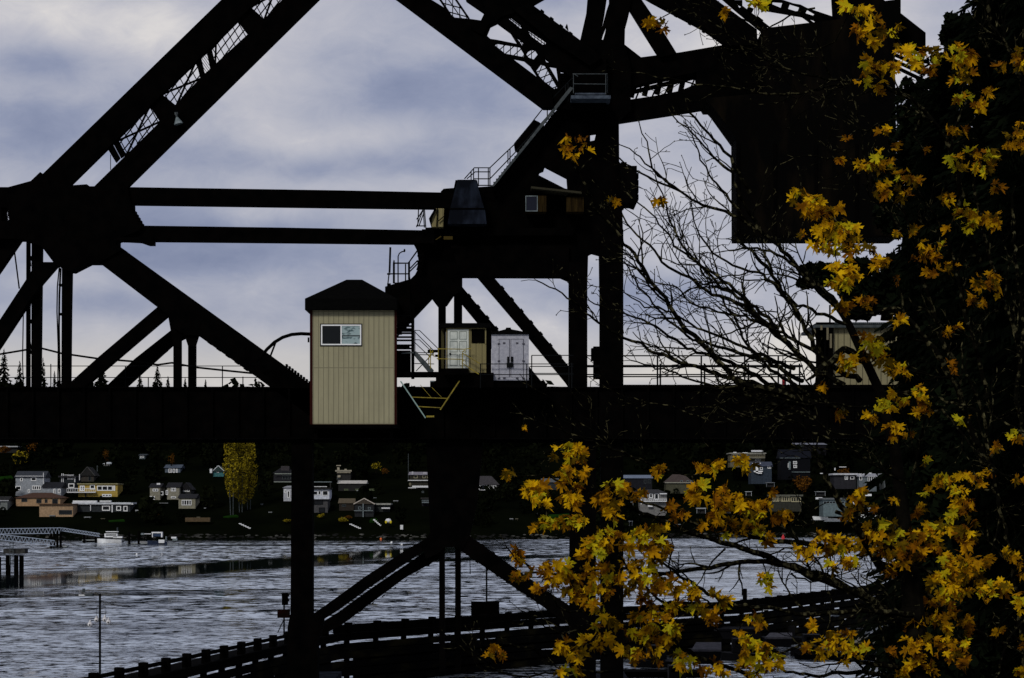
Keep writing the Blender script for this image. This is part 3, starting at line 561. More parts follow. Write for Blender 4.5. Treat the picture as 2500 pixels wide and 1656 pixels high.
# lower stair
st = thing('lower_stair', P(1010, 925, DC+1), 'open stair with thin rails between the beige cabin and the white door shed', 'stairs')
m_ = MB()
for y_ in (794,801.5,806,811.5,821,829,841,849): m_.rect(968, 1004, y_, y_+2.2, DC+1.5, .7)
m_.rect(968,1000,843,849,DC+1.4,.1); m_.build('step', 'steel', st)
m_ = MB().rect(1004, 1011, 745, 925, DC+1.1, .35); m_.build('post', 'steel', st)
m_ = MB().prism([(1011,858),(1016,858),(1059,904),(1057,910),(1046,910),(1011,868)], DC+1.2, .1); m_.bar((1016,906),(1058,862),2,DC+1.7,.05); m_.bar((980,863),(1010,861),3,DC+1,.1); m_.bar((978,915),(1050,913),3.5,DC+1,.1); m_.build('stringer', 'galvd', st)
m_ = MB()
for q in ([(1012,807),(1024,807),(1070,852)],[(1012,810),(1062,860)],[(1012,830),(1024,830),(1052,857)],[(1012,836),(1052,874)],[(1013,806),(1013,860)],[(1004,861),(1060,862)],[(1004,866),(1060,867)],[(1012,888),(1060,889)]): m_.tb(pl(DC+1.3, *q), .022)
m_.build('handrail', 'rail', st)
m_ = MB().rect(1044, 1070, 854, 860, DC+1.4, .3); m_.build('bracket', 'steel', st); MB().rect(1062,1070,866,871,DC+1.4,.3).build('bracket', 'steel', st); MB().rect(965,1002,856,908,DC+1.6,.4).build('equipment_box', 'steel', st)
rail('yellow_railing', [pl(DC+.2,(1068,852),(1134,853),(1150,851)), pl(DC+.2,(1066,876),(1132,878)), pl(DC+.2,(1070,850),(1070,880)), pl(DC+.2,(1051,850),(1051,900)), pl(DC+.2,(1045,878),(1057,856),(1060,872)), pl(DC+.2,(1044,866),(1060,868)), pl(DC+.2,(1047,890),(1047,872),(1056,858)), pl(DC+.2,(1128,862),(1171,888)), pl(DC+.2,(1127,886),(1169,914)), pl(DC+.2,(1128,860),(1136,855),(1136,862)), pl(DC+.2,(1128,884),(1136,878),(1136,884)), pl(DC+.2,(1129,862),(1129,900))], .024,
     'yellow pipe handrail in front of the white door shed', 'yel')
vf = thing('yellow_ladder_frame', P(1045, 1022, DC+.1), 'V shaped yellow and pale blue ladder frame hanging under the stair', 'frame')
m_ = MB(); m_.tb(pl(DC+.1,(978,931),(1039,1021)), .032, 6); m_.build('pale_rail', mat('pale_blue_steel', (.25,.36,.34), .5, .2), vf)
m_ = MB()
m_.tb(pl(DC+.1,(1122,930),(1075,1001)), .034, 6)
for q in ([(1005,970),(1091,973)],[(1021,993),(1076,996)],[(1026,940),(1052,970)],[(1054,946),(1078,970)]): m_.tb(pl(DC+.1, *q), .022 if q[0][1] > 950 else .012)
m_.rect(1041,1060,1015,1019,DC+.1,.15)
m_.build('yellow_rail', 'yel', vf)
# shed with white door
DS = DC + .6
sa = thing('door_shed', P(1132, 915, DS), 'beige equipment shed with white panelled door and black opening', 'shed')
m_ = MB().rect(1092, 1187, 800, 915, DS, 2.4); m_.build('wall', 'shedb', sa)
MB().rect(1077, 1084, 800, 900, DS+.3, 1.5).build('side_panel', mat('dim_olive_board', (.05,.045,.02), .8, .05), sa)
MB().rect(1074, 1197, 789, 800, DS-.2, 2.9).build('roof', 'roofblk', sa); MB().rect(1187.3, 1199, 800.3, 916, DS+.1, 1).build('dark_gap', 'steel', sa)
m_ = MB(); m_.rect(1089,1092,800,900,DS-.03,.02); m_.rect(1145,1148,802,900,DS-.03,.02); m_.rect(1092,1145,800.5,803,DS-.03,.02); m_.rect(1148,1187,800.5,803,DS-.03,.02); m_.rect(1184,1187,803,840,DS-.03,.02); m_.build('door_frame', 'shedb', sa)
dr = MB().rect(1093, 1144, 804, 899, DS-.04, .03).build('door', mat('door_paint', (.62,.66,.62), .6, .2, c2=(.42,.46,.44), scale=2.5), sa)
m_ = MB()
for c0, c1 in ((1098,1117),(1121,1140)):
    for y0_, y1_ in ((809,829),(833,860),(864,893)):
        for q in ((c0,c1,y0_,y0_+1.3),(c0,c1,y1_-1.3,y1_),(c0,c0+1.3,y0_+1.3,y1_-1.3),(c1-1.3,c1,y0_+1.3,y1_-1.3)): m_.rect(*q, DS-.052, .012)
m_.build('panel_moulding', mat('door_shadow_trim', (.22,.25,.23), .7, .1), dr)  # shadow lines of the panels put into the moulding's dark colour
MB().ball(P(1099,864,DS-.07), .05, .04, .05, 8, 5).build('knob', 'rail', dr)
MB().rect(1151, 1184, 804, 838, DS-.03, .028).build('opening', 'steel', sa)
MB().rect(1083, 1144, 899.5, 915, DS-.9, .85).build('step', 'steel', sa)
cb = thing('utility_cabinet', P(1246, 930, DS), 'pale lavender double door utility cabinet with low black roof', 'cabinet')
MB().rect(1200, 1291, 816, 929, DS, 1.2).build('body', mat('lavender_grey_paint', (.29,.30,.36), .6, .15, c2=(.42,.43,.49), scale=5), cb)
for c0, c1 in ((1219,1243),(1248,1277)):
    m_ = MB().rect(c0, c1, 829, 921, DS-.02, .018); d_ = m_.build('door', mat('cabinet_door_paint', (.38,.39,.45), .6, .15, c2=(.30,.31,.37), scale=7), cb)
    m_ = MB()
    for q in ((c0-1.2,c0,828,921),(c1,c1+1.2,828,921),(c0,c1,827.8,829)): m_.rect(*q, DS-.024, .02)
    xx = c0-2 if c0 < 1230 else c1
    for y_ in (838,880,922): m_.rect(xx-2, xx+4, y_, y_+3.5, DS-.04, .04)
    for y_ in (836, 921): m_.rect((c0+c1)/2-3, (c0+c1)/2+3, y_, y_+4.5, DS-.03, .01)
    m_.build('hinge', mat('dark_hinge', (.06,.06,.08), .6, .1), d_)
m_ = MB().prism([(1198,816),(1198,810),(1219,808),(1234,804),(1236,800),(1247,800),(1248,804),(1279,810),(1293,812),(1293,816)], DS-.1, 1.4); m_.build('roof', 'roofblk', cb)
m_ = MB().rect(1238,1243,871,892,DS-.07,.05); m_.rect(1247,1253,871,884,DS-.07,.05); m_.rect(1237,1253,886,897,DS-.1,.08); m_.build('latch', 'rail', cb)
m_ = MB().rect(1064, 1205, 910, 946, DS-.3, 3); m_.rect(1050, 1330, 930, 946, DS+.1, 2); m_.rect(965,1100,908,918,DC+.8,1.5); tag(m_.build('shed_deck', 'steel'), 'black steel deck carrying the white door shed and the cabinet', 'platform')
m_ = MB()
for x_, y_, s_ in ((1050,931,5),(1056,931,4),(1067,931,3),(1093,931,4),(1161,923,2.4),(1177,923,3),(1160,930,2.6),(1176,929,3.2),(1186,933,1.6)): m_.rect(x_, x_+s_*1.2, y_-1.4, y_+1.4, DC+.35, .03)
m_.build('reflector', 'galv', bridge)
# railings along the deck
def fence(name, posts, rails, y1, D, rad, label, mname='rail', top=None):
    m_ = MB()
    for x_, y0_ in posts: m_.tb(pl(D,(x_, y0_),(x_, y1)), rad*1.3, 5)
    for xa, xb, y_ in rails: m_.tb(pl(D,(xa, y_),(xb, y_)), rad, 5)
    o = m_.build(name, mname); tag(o, label, 'railing'); return o
fence('guard_rail', [(1173,888),(1286,889),(1298,868),(1389,868),(1396,886)], [(1171,1400,889),(1173,1400,915),(1298,1400,868),(1293,1400,895),(1293,1400,912)], 948, DC+.3, .024, 'grey pipe guard rail in front of the lavender cabinet')
fence('guard_rail', [(1496,869),(1605,869),(1612,888),(1712,869),(1720,888),(1818,869),(1827,888),(1900,869),(1917,880),(1930,888),(1952,888)], [(1434,1960,869),(1434,1960,893),(1434,1960,896),(1434,1960,915),(1434,1960,920)], 946, D0+1.2, .036, 'dark pipe guard rail along the deck right of the tower')
fence('guard_rail', [(124,889),(306,893),(362,922),(543,894),(593,920),(-60,889)], [(-100,630,922),(-100,590,894)], 950, D0+2, .022, 'thin dark guard rail along the deck below the inclined truss')
m_ = MB(); m_.tb(pl(D0+3,(-80,880),(0,865),(60,855),(95,849),(150,863),(240,876),(330,883),(385,891),(420,886),(476,897),(560,906),(640,914)), .05, 6); tag(m_.build('messenger_cable', 'steel'), 'thick black cable sagging from post to post above the deck', 'cable')
m_ = MB(); m_.rect(1910,1916,927,940,D0+1.6,.15); m_.tb(pl(D0+1.7,(1913,915),(1913,927)),.02); tag(m_.build('signal_lamp', 'red'), 'small red lamp box standing on the bridge deck', 'lamp')
# lamp hung inside the leaning chord
fl = thing('floodlight', P(436, 305, D0-.3), 'grey conical floodlight hanging on the leaning chord', 'lamp')
m_ = MB(); k = len(m_.v); m_.tube([P(432,287,D0-.3), P(436,303,D0-.3)], [.06,.24], 12); m_.build('shade', 'galv', fl); m_ = MB(); m_.tube([P(428,276,D0-.25), P(433,288,D0-.3)], [.05,.06], 6); m_.rect(426,434,274,280,D0-.2,.15); m_.build('bracket', 'galvd', fl)
# corrugated building on the deck at the right
DB = D0 + 3
cbx = thing('corrugated_shed', P(2090, 945, DB), 'olive corrugated metal building on the deck behind the maple', 'building')
MB().rect(2036, 2330, 800, 945, DB, 5).build('wall', 'corr', cbx)
m_ = MB()
for q in ((1993,1998,787,945),(2014,2017,790,945),(2024,2034,787,945),(1996,2036,787,792),(1996,2024,820,824),(1996,2024,870,874)): m_.rect(*q, DB-.3, .2)
m_.rect(1998, 2034, 792, 945, DB+1, 1); m_.build('porch_frame', 'steel', cbx)
m_ = MB()
for x_, a_, b_ in ((2003,795,806),(2018,800,830),(2026,815,850)): m_.rect(x_, x_+5, a_, b_, DB-.4, .05)
m_.rect(1985,1994,803,822,DB,.3); m_.build('panel', mat('tan_panel', (.16,.14,.09), .8, .05), cbx)
m_ = MB().rect(1990, 2340, 793, 800, DB-.35, 5.5)
for k in range(60): m_.ball(P(2040+k*5, 790.5, DB-.3), .05, .1, .055, 6, 4)
m_.rect(1995,2340,787,789,DB-.2,5); m_.build('roof', 'galvd', cbx)
m_ = MB(); m_.tb(pl(DB+1,(2026,745),(2026,790)), .05); m_.build('vent_pipe', 'rail', cbx)
# ================================================================ terrain, water, far shore
rnd = random.Random(7)
def Dt(py): return 151.4 / (.22 - (HY - py) / F)            # distance at which the far slope meets a photo row
def shoreD(xw): return 640 + (45 if xw > 20 else 0) * min(1, max(0, (xw-20)/60))
def slope_z(x_, y_):
    d = y_ - 645 - max(0, min(40, (x_-10)*.5)) if x_ > 10 else y_ - 645
    if x_ > 10: d = d * 1.0
    return max(-2, min(57 + 4*math.sin(x_*.02) + 3*math.sin(x_*.051+1), 1 + .22*d)) if d > -14 else -2
m_ = MB(); nx, ny = 90, 60
for j in range(ny+1):
    yy = 620 + (j/ny)**1.6*2400
    for i in range(nx+1):
        xx = (-1 + 2*i/nx)*(500 + yy*.3); m_.v.append(Vector((xx, yy, slope_z(xx, yy))))
for j in range(ny):
    for i in range(nx): k = j*(nx+1)+i; m_.face([k, k+1, k+nx+2, k+nx+1])
struct(m_.build('hillside', 'hill', None, (0, 640, 0), smooth=True))
m_ = MB(); m_.v = [Vector(q) for q in ((-2500, -40, 0), (2500, -40, 0), (2500, 3000, 0), (-2500, 3000, 0))]; m_.face([0,1,2,3]); struct(m_.build('water', 'water', None, (0,0,0)))
m_ = MB(); m_.v = [Vector(q) for q in ((-6000, -3000, -4), (6000, -3000, -4), (6000, 8000, -4), (-6000, 8000, -4))]; m_.face([0,1,2,3]); struct(m_.build('ground', 'hill', None, (0,0,-4)))
# near bank under and behind the viewer, rising at the right
def bank_z(x_, y_):
    a = 8.6 - .115*max(0, y_-2)
    r = x_ - (.185*y_ + 2.5)
    if r > 0: a = max(a, a + min(6, r*.9)) if y_ < 75 else a + min(3, r*.3)
    return max(-3, a + .15*math.sin(x_*1.3+y_*.7))
m_ = MB(); nx, ny = 70, 60
for j in range(ny+1):
    yy = -40 + 150*j/ny
    for i in range(nx+1): xx = -60 + 130*i/nx; m_.v.append(Vector((xx, yy, bank_z(xx, yy))))
for j in range(ny):
    for i in range(nx): k = j*(nx+1)+i; m_.face([k, k+1, k+nx+2, k+nx+1])
struct(m_.build('bank', 'bank', None, (0,0,0), smooth=True))
# ---------------------------------------------------------------- houses
HR = []
def house(label, x0, x1, yt, yb, wall, roof='gable', rh=14, rc=(.02,.02,.022), wins=(), trim=None, cat='house', dep=9, over=3, extra=None, D=None, side=1, wm_='glassd', fm='whiter', fw=2.0, name='house', flat_t=4):
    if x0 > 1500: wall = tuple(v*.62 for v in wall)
    D = D or Dt(yb); HR.append((x0-6, x1+6, yt-rh-4, yb, D))
    s = D/F; a, c = P(x0, yb, D), P(x1, yt, D)
    h = thing(name, (a.x+c.x and (a.x+c.x)/2, D+dep/2, a.z), label, cat)
    MB().box(a.x, c.x, D, D+dep, a.z-3, c.z).build('wall', wallm(wall), h)
    rm = wallm(rc); o = over*s; z0 = c.z+.01; z1 = c.z+rh*s; mx_ = (a.x+c.x)/2; my = D+dep/2
    m_ = MB()
    if roof == 'flat': m_.box(a.x-o, c.x+o, D-o*2, D+dep+o, z0, z0+flat_t*s)
    else:
        V8 = [(a.x-o, D-o, z0), (c.x+o, D-o, z0), (c.x+o, D+dep+o, z0), (a.x-o, D+dep+o, z0)]
        k = 0
        if roof == 'front': V8 += [(mx_, D-o, z1), (mx_, D+dep+o, z1)]; fs = ((0,1,4),(1,2,5,4),(2,3,5),(3,0,4,5),(3,2,1,0))
        elif roof == 'hip': q = (c.x-a.x)*.28; V8 += [(a.x+q, my, z1), (c.x-q, my, z1)]; fs = ((0,1,5,4),(1,2,5),(2,3,4,5),(3,0,4),(3,2,1,0))
        elif roof == 'shed': V8 += [(a.x-o, D+dep+o, z1), (c.x+o, D+dep+o, z1)]; fs = ((0,1,5,4),(1,2,5),(2,3,4,5),(3,0,4),(3,2,1,0))
        else: V8 += [(a.x-o, my, z1), (c.x+o, my, z1)]; fs = ((0,1,5,4),(1,2,5),(2,3,4,5),(3,0,4),(3,2,1,0))
        m_.v = [Vector(q) for q in V8]
        for f in fs: m_.face(list(f))
    m_.build('roof', rm, h)
    if roof == 'front' and trim:
        m_ = MB(); w0, w1, ap = (x0-over, yt), (x1+over, yt), ((x0+x1)/2, yt-rh); m_.bar(w0, ap, 2, D-o-.15, .12); m_.bar(w1, ap, 2, D-o-.3, .12); m_.build('barge_board', wallm(trim), h)
    elif trim: MB().rect(x0-over, x1+over, yt-.5, yt+1.8, D-o-.12, .1).build('eave_board', wallm(trim), h)
    for w_ in wins:
        framed(h, w_[0], w_[1], w_[2], w_[3], D, fw, tuple((i+1)/w_[4] for i in range(w_[4]-1)) if len(w_) > 4 else (), fm, wm_, out=.12)
    if extra: extra(h, D)
    return h
def zh(ox, oy=1050, s=2.588): return lambda *q: [(ox + v/s) if i < 2 else (oy + v/s) for i, v in enumerate(q[:4])] + list(q[4:])
a1, b1_, c1_, d1_, e1_ = zh(0), zh(400), zh(900), zh(1400), zh(1900)
def R4(f, *q): return f(*q)
def deckrail(x0, x1, y0, y1, n, m='white'):
    def fn(h, D):
        m_ = MB().rect(x0, x1, y0, y0+1.2, D-1.5, .1); m_.rect(x0, x1, y1-1, y1+1.2, D-1.5, 1.4)
        for i in range(n+1): q = x0+(x1-x0-1)*i/n; m_.rect(q, q+.8, y0+1.3, y1-1.1, D-1.5, .08)
        m_.build('balcony', m, h)
    return fn
def boxes(m, lst, nm='trim', off=.25, dp=.2):
    def fn(h, D):
        for x0, x1, y0, y1 in lst: MB().rect(x0, x1, y0, y1, D-off, dp).build(nm, m, h)
    return fn
def both(*fs):
    def fn(h, D):
        for f in fs: f(h, D)
    return fn
GREY = (.30,.33,.37)
house('three storey pale grey house with dark gable roof, tallest at the left', 38, 108, 1166, 1211, GREY, 'gable', 16, (.035,.04,.05), [a1(128,145,302,324), a1(196,230,300,322), a1(98,133,354,380), a1(203,258,352,378,4), a1(176,190,375,396)], extra=boxes('white', [a1(272,276,270,400), a1(97,270,290,293)], 'trim', .15, .1), fw=1.6)
house('low grey garage wing right of the tall grey house', 104, 149, 1191, 1210, (.28,.31,.35), 'gable', 14, (.012,.013,.016), [a1(337,350,372,405), a1(366,382,372,400)], D=Dt(1211)-3, fw=1.6)
house('dark house with bright white window trim behind the yellow house', 146, 184, 1166, 1198, (.02,.025,.03), 'flat', 4, (.03,.03,.035), [a1(425,465,288,312), a1(432,470,338,366)], extra=boxes('white', [a1(388,392,275,330), a1(398,402,275,330), a1(500,504,280,318), a1(470,475,290,330), a1(405,466,283,286)]), D=Dt(1196))
house('narrow dark brown gabled house high behind the yellow house', 197, 229, 1162, 1180, (.05,.045,.04), 'front', 22, (.02,.02,.02), [a1(560,575,285,320), a1(612,618,225,262)], trim=(.06,.06,.06), D=Dt(1176), fm='galvd', fw=1)
house('mustard yellow flat roofed house with wide windows and pale balcony', 191, 287, 1183, 1214, (.42,.30,.07), 'flat', 4, (.30,.28,.16), [a1(505,535,352,385,2), a1(568,600,346,376), a1(613,713,352,384,3), a1(716,728,352,384), a1(645,705,405,422,3)], extra=both(deckrail(163,233,1192,1202,16), boxes(wallm((.03,.03,.03)), [a1(536,544,395,430), a1(630,645,415,430)], 'post')), D=Dt(1213), flat_t=2.5, over=2)
house('low tan house with wide brown hipped roof on the lower slope', 39, 147, 1216, 1234, (.40,.26,.15), 'hip', 13, (.07,.035,.022), [a1(135,172,432,454), a1(230,262,436,462), a1(283,300,438,460), a1(330,365,436,470)], D=Dt(1236), over=4, fm='galvd', fw=1, dep=12)
house('long low tan wing stepping down to the right of the brown roofed house', 96, 178, 1232, 1264, (.38,.26,.16), 'flat', 4, (.10,.06,.04), [a1(372,455,506,534)], D=Dt(1262), fm='galvd', fw=1, flat_t=2)
house('long low house with thick white flat roofs and white framed windows', 180, 318, 1231, 1250, (.03,.035,.04), 'flat', 4, (.62,.66,.72), [a1(645,695,478,510), a1(735,765,480,510), a1(780,806,480,514)], extra=boxes('white', [a1(460,610,446,458), a1(630,700,446,454), a1(460,840,462,472), a1(705,712,475,520), a1(570,574,475,510)], 'roof_slab', .6, 1.5), D=Dt(1250), flat_t=4)
house('grey beige house complex with steep dark roofs left of the yellow poplar', 408, 438, 1190, 1221, (.26,.25,.20), 'gable', 12, (.012,.012,.014), [a1(1010,1032,388,412), a1(1048,1062,380,410), a1(1080,1112,366,388,3), a1(1080,1112,420,432)], extra=boxes('white', [a1(990,1012,336,346)], 'skylight', .8, .1), D=Dt(1220), fw=1.4)
house('small beige wing with white windows below the dark steep roofs', 366, 391, 1190, 1222, (.24,.23,.18), 'gable', 10, (.012,.012,.014), [a1(965,1000,372,388,2), a1(930,978,418,440,3)], D=Dt(1221), fw=1.4)
house('dark gable end with arched white window beside the beige house', 442, 466, 1196, 1216, (.03,.03,.03), 'front', 18, (.012,.012,.014), [a1(1158,1178,358,390,2), a1(1182,1198,358,390)], D=Dt(1215), fw=1.4)
house('small beige cottage with three white windows nearest the yellow poplar', 436, 477, 1217, 1242, (.25,.24,.18), 'gable', 11, (.015,.015,.017), [a1(1148,1210,442,476,4)], D=Dt(1242), fw=1.5)
house('small pale blue house high on the slope with white windows', 403, 440, 1143, 1154, (.12,.15,.19), 'gable', 9, (.07,.09,.12), [a1(1065,1086,242,270,2), a1(1092,1106,246,270), a1(1112,1122,246,270)], D=Dt(1154), fw=1.4)
house('small dull house edge at far left with grey siding', -30, 18, 1222, 1244, (.17,.19,.19), 'gable', 10, (.02,.02,.02), [a1(-10,4,440,470)], trim=(.4,.42,.45), D=Dt(1245), fm='galvd')
house('dark house at upper left showing a bright white roof edge', -30, 42, 1092, 1104, (.02,.02,.02), 'flat', 4, (.5,.53,.56), [a1(10,60,100,112,3)], D=Dt(1106), flat_t=2.5, fm='galvd', fw=1)
house('tiny bluish house high among dark trees', 340, 354, 1112, 1120, (.10,.13,.15), 'gable', 4, (.05,.06,.07), [a1(885,895,165,178), a1(900,910,163,176)], D=Dt(1121), fw=1)
house('tiny white roofed house above the yellow house', 253, 268, 1133, 1138, (.10,.11,.11), 'hip', 5, (.6,.64,.66), [a1(660,690,214,222,3)], D=Dt(1138), fw=1)
house('teal gabled house half hidden behind the yellow poplar', 520, 546, 1152, 1163, (.05,.16,.17), 'front', 15, (.03,.05,.05), [b1_(335,350,255,270)], trim=(.5,.55,.58), D=Dt(1164), extra=boxes('white', [b1_(290,305,245,272)], 'porch', 1.2, .3), fw=1)
house('tiered dark house with pale eaves left of the bridge pier', 668, 716, 1156, 1172, (.02,.02,.025), 'hip', 14, (.012,.012,.014), [b1_(748,803,288,312,3)], extra=both(boxes(wallm((.35,.40,.36)), [b1_(680,805,326,330), b1_(700,805,275,279)], 'eave_board', 1.2, .15), boxes(wallm((.05,.045,.05)), [b1_(740,792,228,272)], 'chimney', -2, 2)), D=Dt(1176), fm='galvd', fw=1.2)
house('small white bay windowed house left of the bridge pier', 692, 714, 1191, 1222, (.45,.47,.52), 'hip', 5, (.3,.31,.33), [b1_(762,774,375,400), b1_(779,796,384,428)], D=Dt(1224), fw=1.6)
house('white boxy house with two large dark windows right of the bridge pier', 756, 804, 1195, 1218, (.62,.66,.76), 'flat', 3, (.02,.02,.02), [b1_(944,972,386,412), b1_(975,992,384,410), b1_(1002,1038,384,414)], extra=both(boxes('galv', [b1_(938,1058,326,331)], 'roof_edge', .5, 3), boxes('white', [b1_(940,1030,356,360)], 'eave_board', .4, .2), boxes(wallm((.02,.02,.02)), [b1_(1048,1056,331,375)], 'post', .3,.2)), D=Dt(1228), fw=1.2)
house('grey lower storey below the white boxy house', 757, 800, 1220, 1250, (.07,.07,.075), 'flat', 2, (.05,.05,.05), [b1_(950,1005,442,472), b1_(980,1018,490,520)], D=Dt(1252), fm='rail', fw=1, flat_t=1)
house('stepped house with three pale roof decks high right of the pier', 822, 856, 1152, 1172, (.03,.03,.03), 'flat', 2, (.32,.30,.24), [b1_(1095,1115,292,312,2)], extra=boxes(wallm((.38,.35,.27)), [b1_(1092,1180,262,272), b1_(1090,1118,222,228), b1_(1095,1110,236,256), b1_(1142,1156,246,258), b1_(1098,1116,286,300)], 'terrace_edge', .6, .3), D=Dt(1173), fm='galvd')
house('dark house under a long white ribbed gable roof', 826, 892, 1181, 1196, (.02,.02,.02), 'gable', 8, (.50,.48,.44), [b1_(1140,1165,372,382,2), b1_(1210,1238,372,382,2), b1_(1298,1330,372,384,3)], D=Dt(1199), fm=wallm((.12,.15,.08)), fw=1.4)
house('tan double gabled boathouse with pale teal post', 866, 912, 1231, 1248, (.02,.022,.025), 'front', 14, (.06,.05,.04), [b1_(1228,1248,485,502), b1_(1290,1308,488,502)], trim=(.55,.50,.45), extra=boxes('galv', [b1_(1256,1262,465,550), b1_(1200,1320,508,512)], 'post', .8, .15), D=Dt(1262), fm='galv', fw=1)
house('brown gabled roof house beside the tan boathouse', 828, 864, 1229, 1244, (.03,.025,.02), 'gable', 12, (.10,.08,.05), [b1_(1125,1150,470,485,2)], D=Dt(1247), fm='galvd', fw=1)
house('low flat roofed house with a bright white canopy near the shore', 917, 951, 1233, 1244, (.03,.035,.035), 'flat', 2, (.30,.31,.28), [b1_(1385,1425,488,498,2)], extra=boxes('white', [b1_(1375,1428,490,498)], 'canopy', 1.5, 1), D=Dt(1250), fm='galvd', fw=1)
house('dark twin gabled house with white fretwork roof and long balcony', 1000, 1070, 1160, 1190, (.03,.028,.022), 'gable', 8, (.22,.21,.24), [c1_(285,310,285,305), c1_(340,360,285,305), c1_(368,388,285,305), c1_(402,420,285,305), c1_(438,455,285,305), c1_(388,402,325,345), c1_(256,268,335,350)],
      extra=both(boxes('white', [c1_(248,408,316,321), c1_(275,418,352,364), c1_(250,300,363,368)], 'balcony_edge', .8, .3), boxes(wallm((.5,.5,.55)), [c1_(272,282,263,280), c1_(345,365,268,276), c1_(430,445,265,280)], 'fretwork', 1, .2)), D=Dt(1195), fm=wallm((.28,.26,.18)), fw=1.4)
house('dark hip roofed house with a row of tall white windows', 1154, 1217, 1184, 1195, (.04,.04,.04), 'hip', 22, (.045,.042,.045), [c1_(660,680,348,372), c1_(684,705,348,374), c1_(709,735,346,378), c1_(739,760,348,376), c1_(764,782,350,372), c1_(786,806,350,368)], extra=boxes('white', [c1_(655,690,366,374), c1_(700,775,376,381)], 'porch', .8, .3), D=Dt(1198), fw=1.2)
house('small grey roofed house behind the yellow maple leaves', 1324, 1362, 1178, 1190, (.03,.035,.04), 'gable', 10, (.10,.11,.12), [c1_(1110,1130,335,348,2)], D=Dt(1192), fm='galv', fw=1)
house('dark house with low white zigzag railing near the centre pier', 1030, 1074, 1219, 1232, (.015,.015,.02), 'flat', 2, (.03,.03,.03), [c1_(335,350,385,398), c1_(418,448,500,514)], extra=deckrail(1030, 1073, 1221, 1227, 14, 'galv'), D=Dt(1236), fm='galvd')
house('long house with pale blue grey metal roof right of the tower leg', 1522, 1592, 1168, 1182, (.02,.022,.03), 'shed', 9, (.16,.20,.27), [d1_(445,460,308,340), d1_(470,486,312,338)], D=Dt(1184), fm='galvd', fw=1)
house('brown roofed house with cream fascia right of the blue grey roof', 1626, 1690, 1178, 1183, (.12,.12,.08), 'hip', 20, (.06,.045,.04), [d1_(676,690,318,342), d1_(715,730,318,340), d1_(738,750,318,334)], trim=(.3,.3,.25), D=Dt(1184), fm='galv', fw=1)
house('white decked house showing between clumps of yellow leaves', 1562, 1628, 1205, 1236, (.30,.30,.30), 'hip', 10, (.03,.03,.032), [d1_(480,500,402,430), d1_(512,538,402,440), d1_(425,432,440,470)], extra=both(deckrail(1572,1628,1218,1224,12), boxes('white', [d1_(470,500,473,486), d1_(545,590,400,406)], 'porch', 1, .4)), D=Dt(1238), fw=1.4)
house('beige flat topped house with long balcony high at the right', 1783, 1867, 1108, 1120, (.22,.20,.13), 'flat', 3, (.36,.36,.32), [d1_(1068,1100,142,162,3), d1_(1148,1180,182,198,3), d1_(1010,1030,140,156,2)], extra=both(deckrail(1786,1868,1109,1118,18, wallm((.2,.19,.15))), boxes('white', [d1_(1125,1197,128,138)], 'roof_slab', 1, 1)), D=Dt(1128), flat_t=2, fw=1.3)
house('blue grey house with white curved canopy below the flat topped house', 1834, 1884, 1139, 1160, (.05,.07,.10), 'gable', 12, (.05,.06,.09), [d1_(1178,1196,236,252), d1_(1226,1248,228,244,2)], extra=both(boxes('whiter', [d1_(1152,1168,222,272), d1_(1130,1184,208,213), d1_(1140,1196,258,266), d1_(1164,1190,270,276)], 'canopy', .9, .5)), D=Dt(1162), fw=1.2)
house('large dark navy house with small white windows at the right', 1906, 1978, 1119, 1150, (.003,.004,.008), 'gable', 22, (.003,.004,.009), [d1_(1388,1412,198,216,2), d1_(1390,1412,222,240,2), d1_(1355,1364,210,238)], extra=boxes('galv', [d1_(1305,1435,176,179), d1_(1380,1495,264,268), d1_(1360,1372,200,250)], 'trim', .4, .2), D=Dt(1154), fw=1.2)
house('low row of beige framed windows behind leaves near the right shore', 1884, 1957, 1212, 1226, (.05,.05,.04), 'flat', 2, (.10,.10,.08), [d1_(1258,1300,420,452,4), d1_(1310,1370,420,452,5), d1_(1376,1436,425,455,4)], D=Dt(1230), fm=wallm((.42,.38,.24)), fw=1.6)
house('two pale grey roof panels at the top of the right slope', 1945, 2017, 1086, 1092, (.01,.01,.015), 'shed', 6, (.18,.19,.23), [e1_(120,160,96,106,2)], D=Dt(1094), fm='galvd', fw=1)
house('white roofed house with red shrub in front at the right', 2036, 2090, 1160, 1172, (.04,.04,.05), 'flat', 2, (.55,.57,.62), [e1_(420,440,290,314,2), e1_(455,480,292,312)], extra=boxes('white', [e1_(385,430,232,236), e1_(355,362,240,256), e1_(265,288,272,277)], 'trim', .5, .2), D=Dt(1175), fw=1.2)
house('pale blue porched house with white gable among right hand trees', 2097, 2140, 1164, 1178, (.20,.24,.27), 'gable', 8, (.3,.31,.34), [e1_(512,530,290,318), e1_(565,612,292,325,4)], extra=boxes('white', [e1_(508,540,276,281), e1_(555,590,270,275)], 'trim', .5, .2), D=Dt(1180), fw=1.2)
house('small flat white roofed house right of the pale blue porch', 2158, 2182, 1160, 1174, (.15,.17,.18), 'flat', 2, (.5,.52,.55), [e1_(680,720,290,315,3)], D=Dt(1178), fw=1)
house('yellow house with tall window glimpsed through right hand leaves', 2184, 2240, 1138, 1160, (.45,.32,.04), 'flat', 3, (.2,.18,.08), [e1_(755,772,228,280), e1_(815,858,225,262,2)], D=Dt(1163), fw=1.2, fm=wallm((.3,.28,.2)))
house('pale blue low house with long window band at the right shore', 2010, 2066, 1220, 1238, (.18,.24,.26), 'flat', 2, (.12,.13,.14), [e1_(285,420,450,466,7)], D=Dt(1242), fw=1.2, fm='galv')
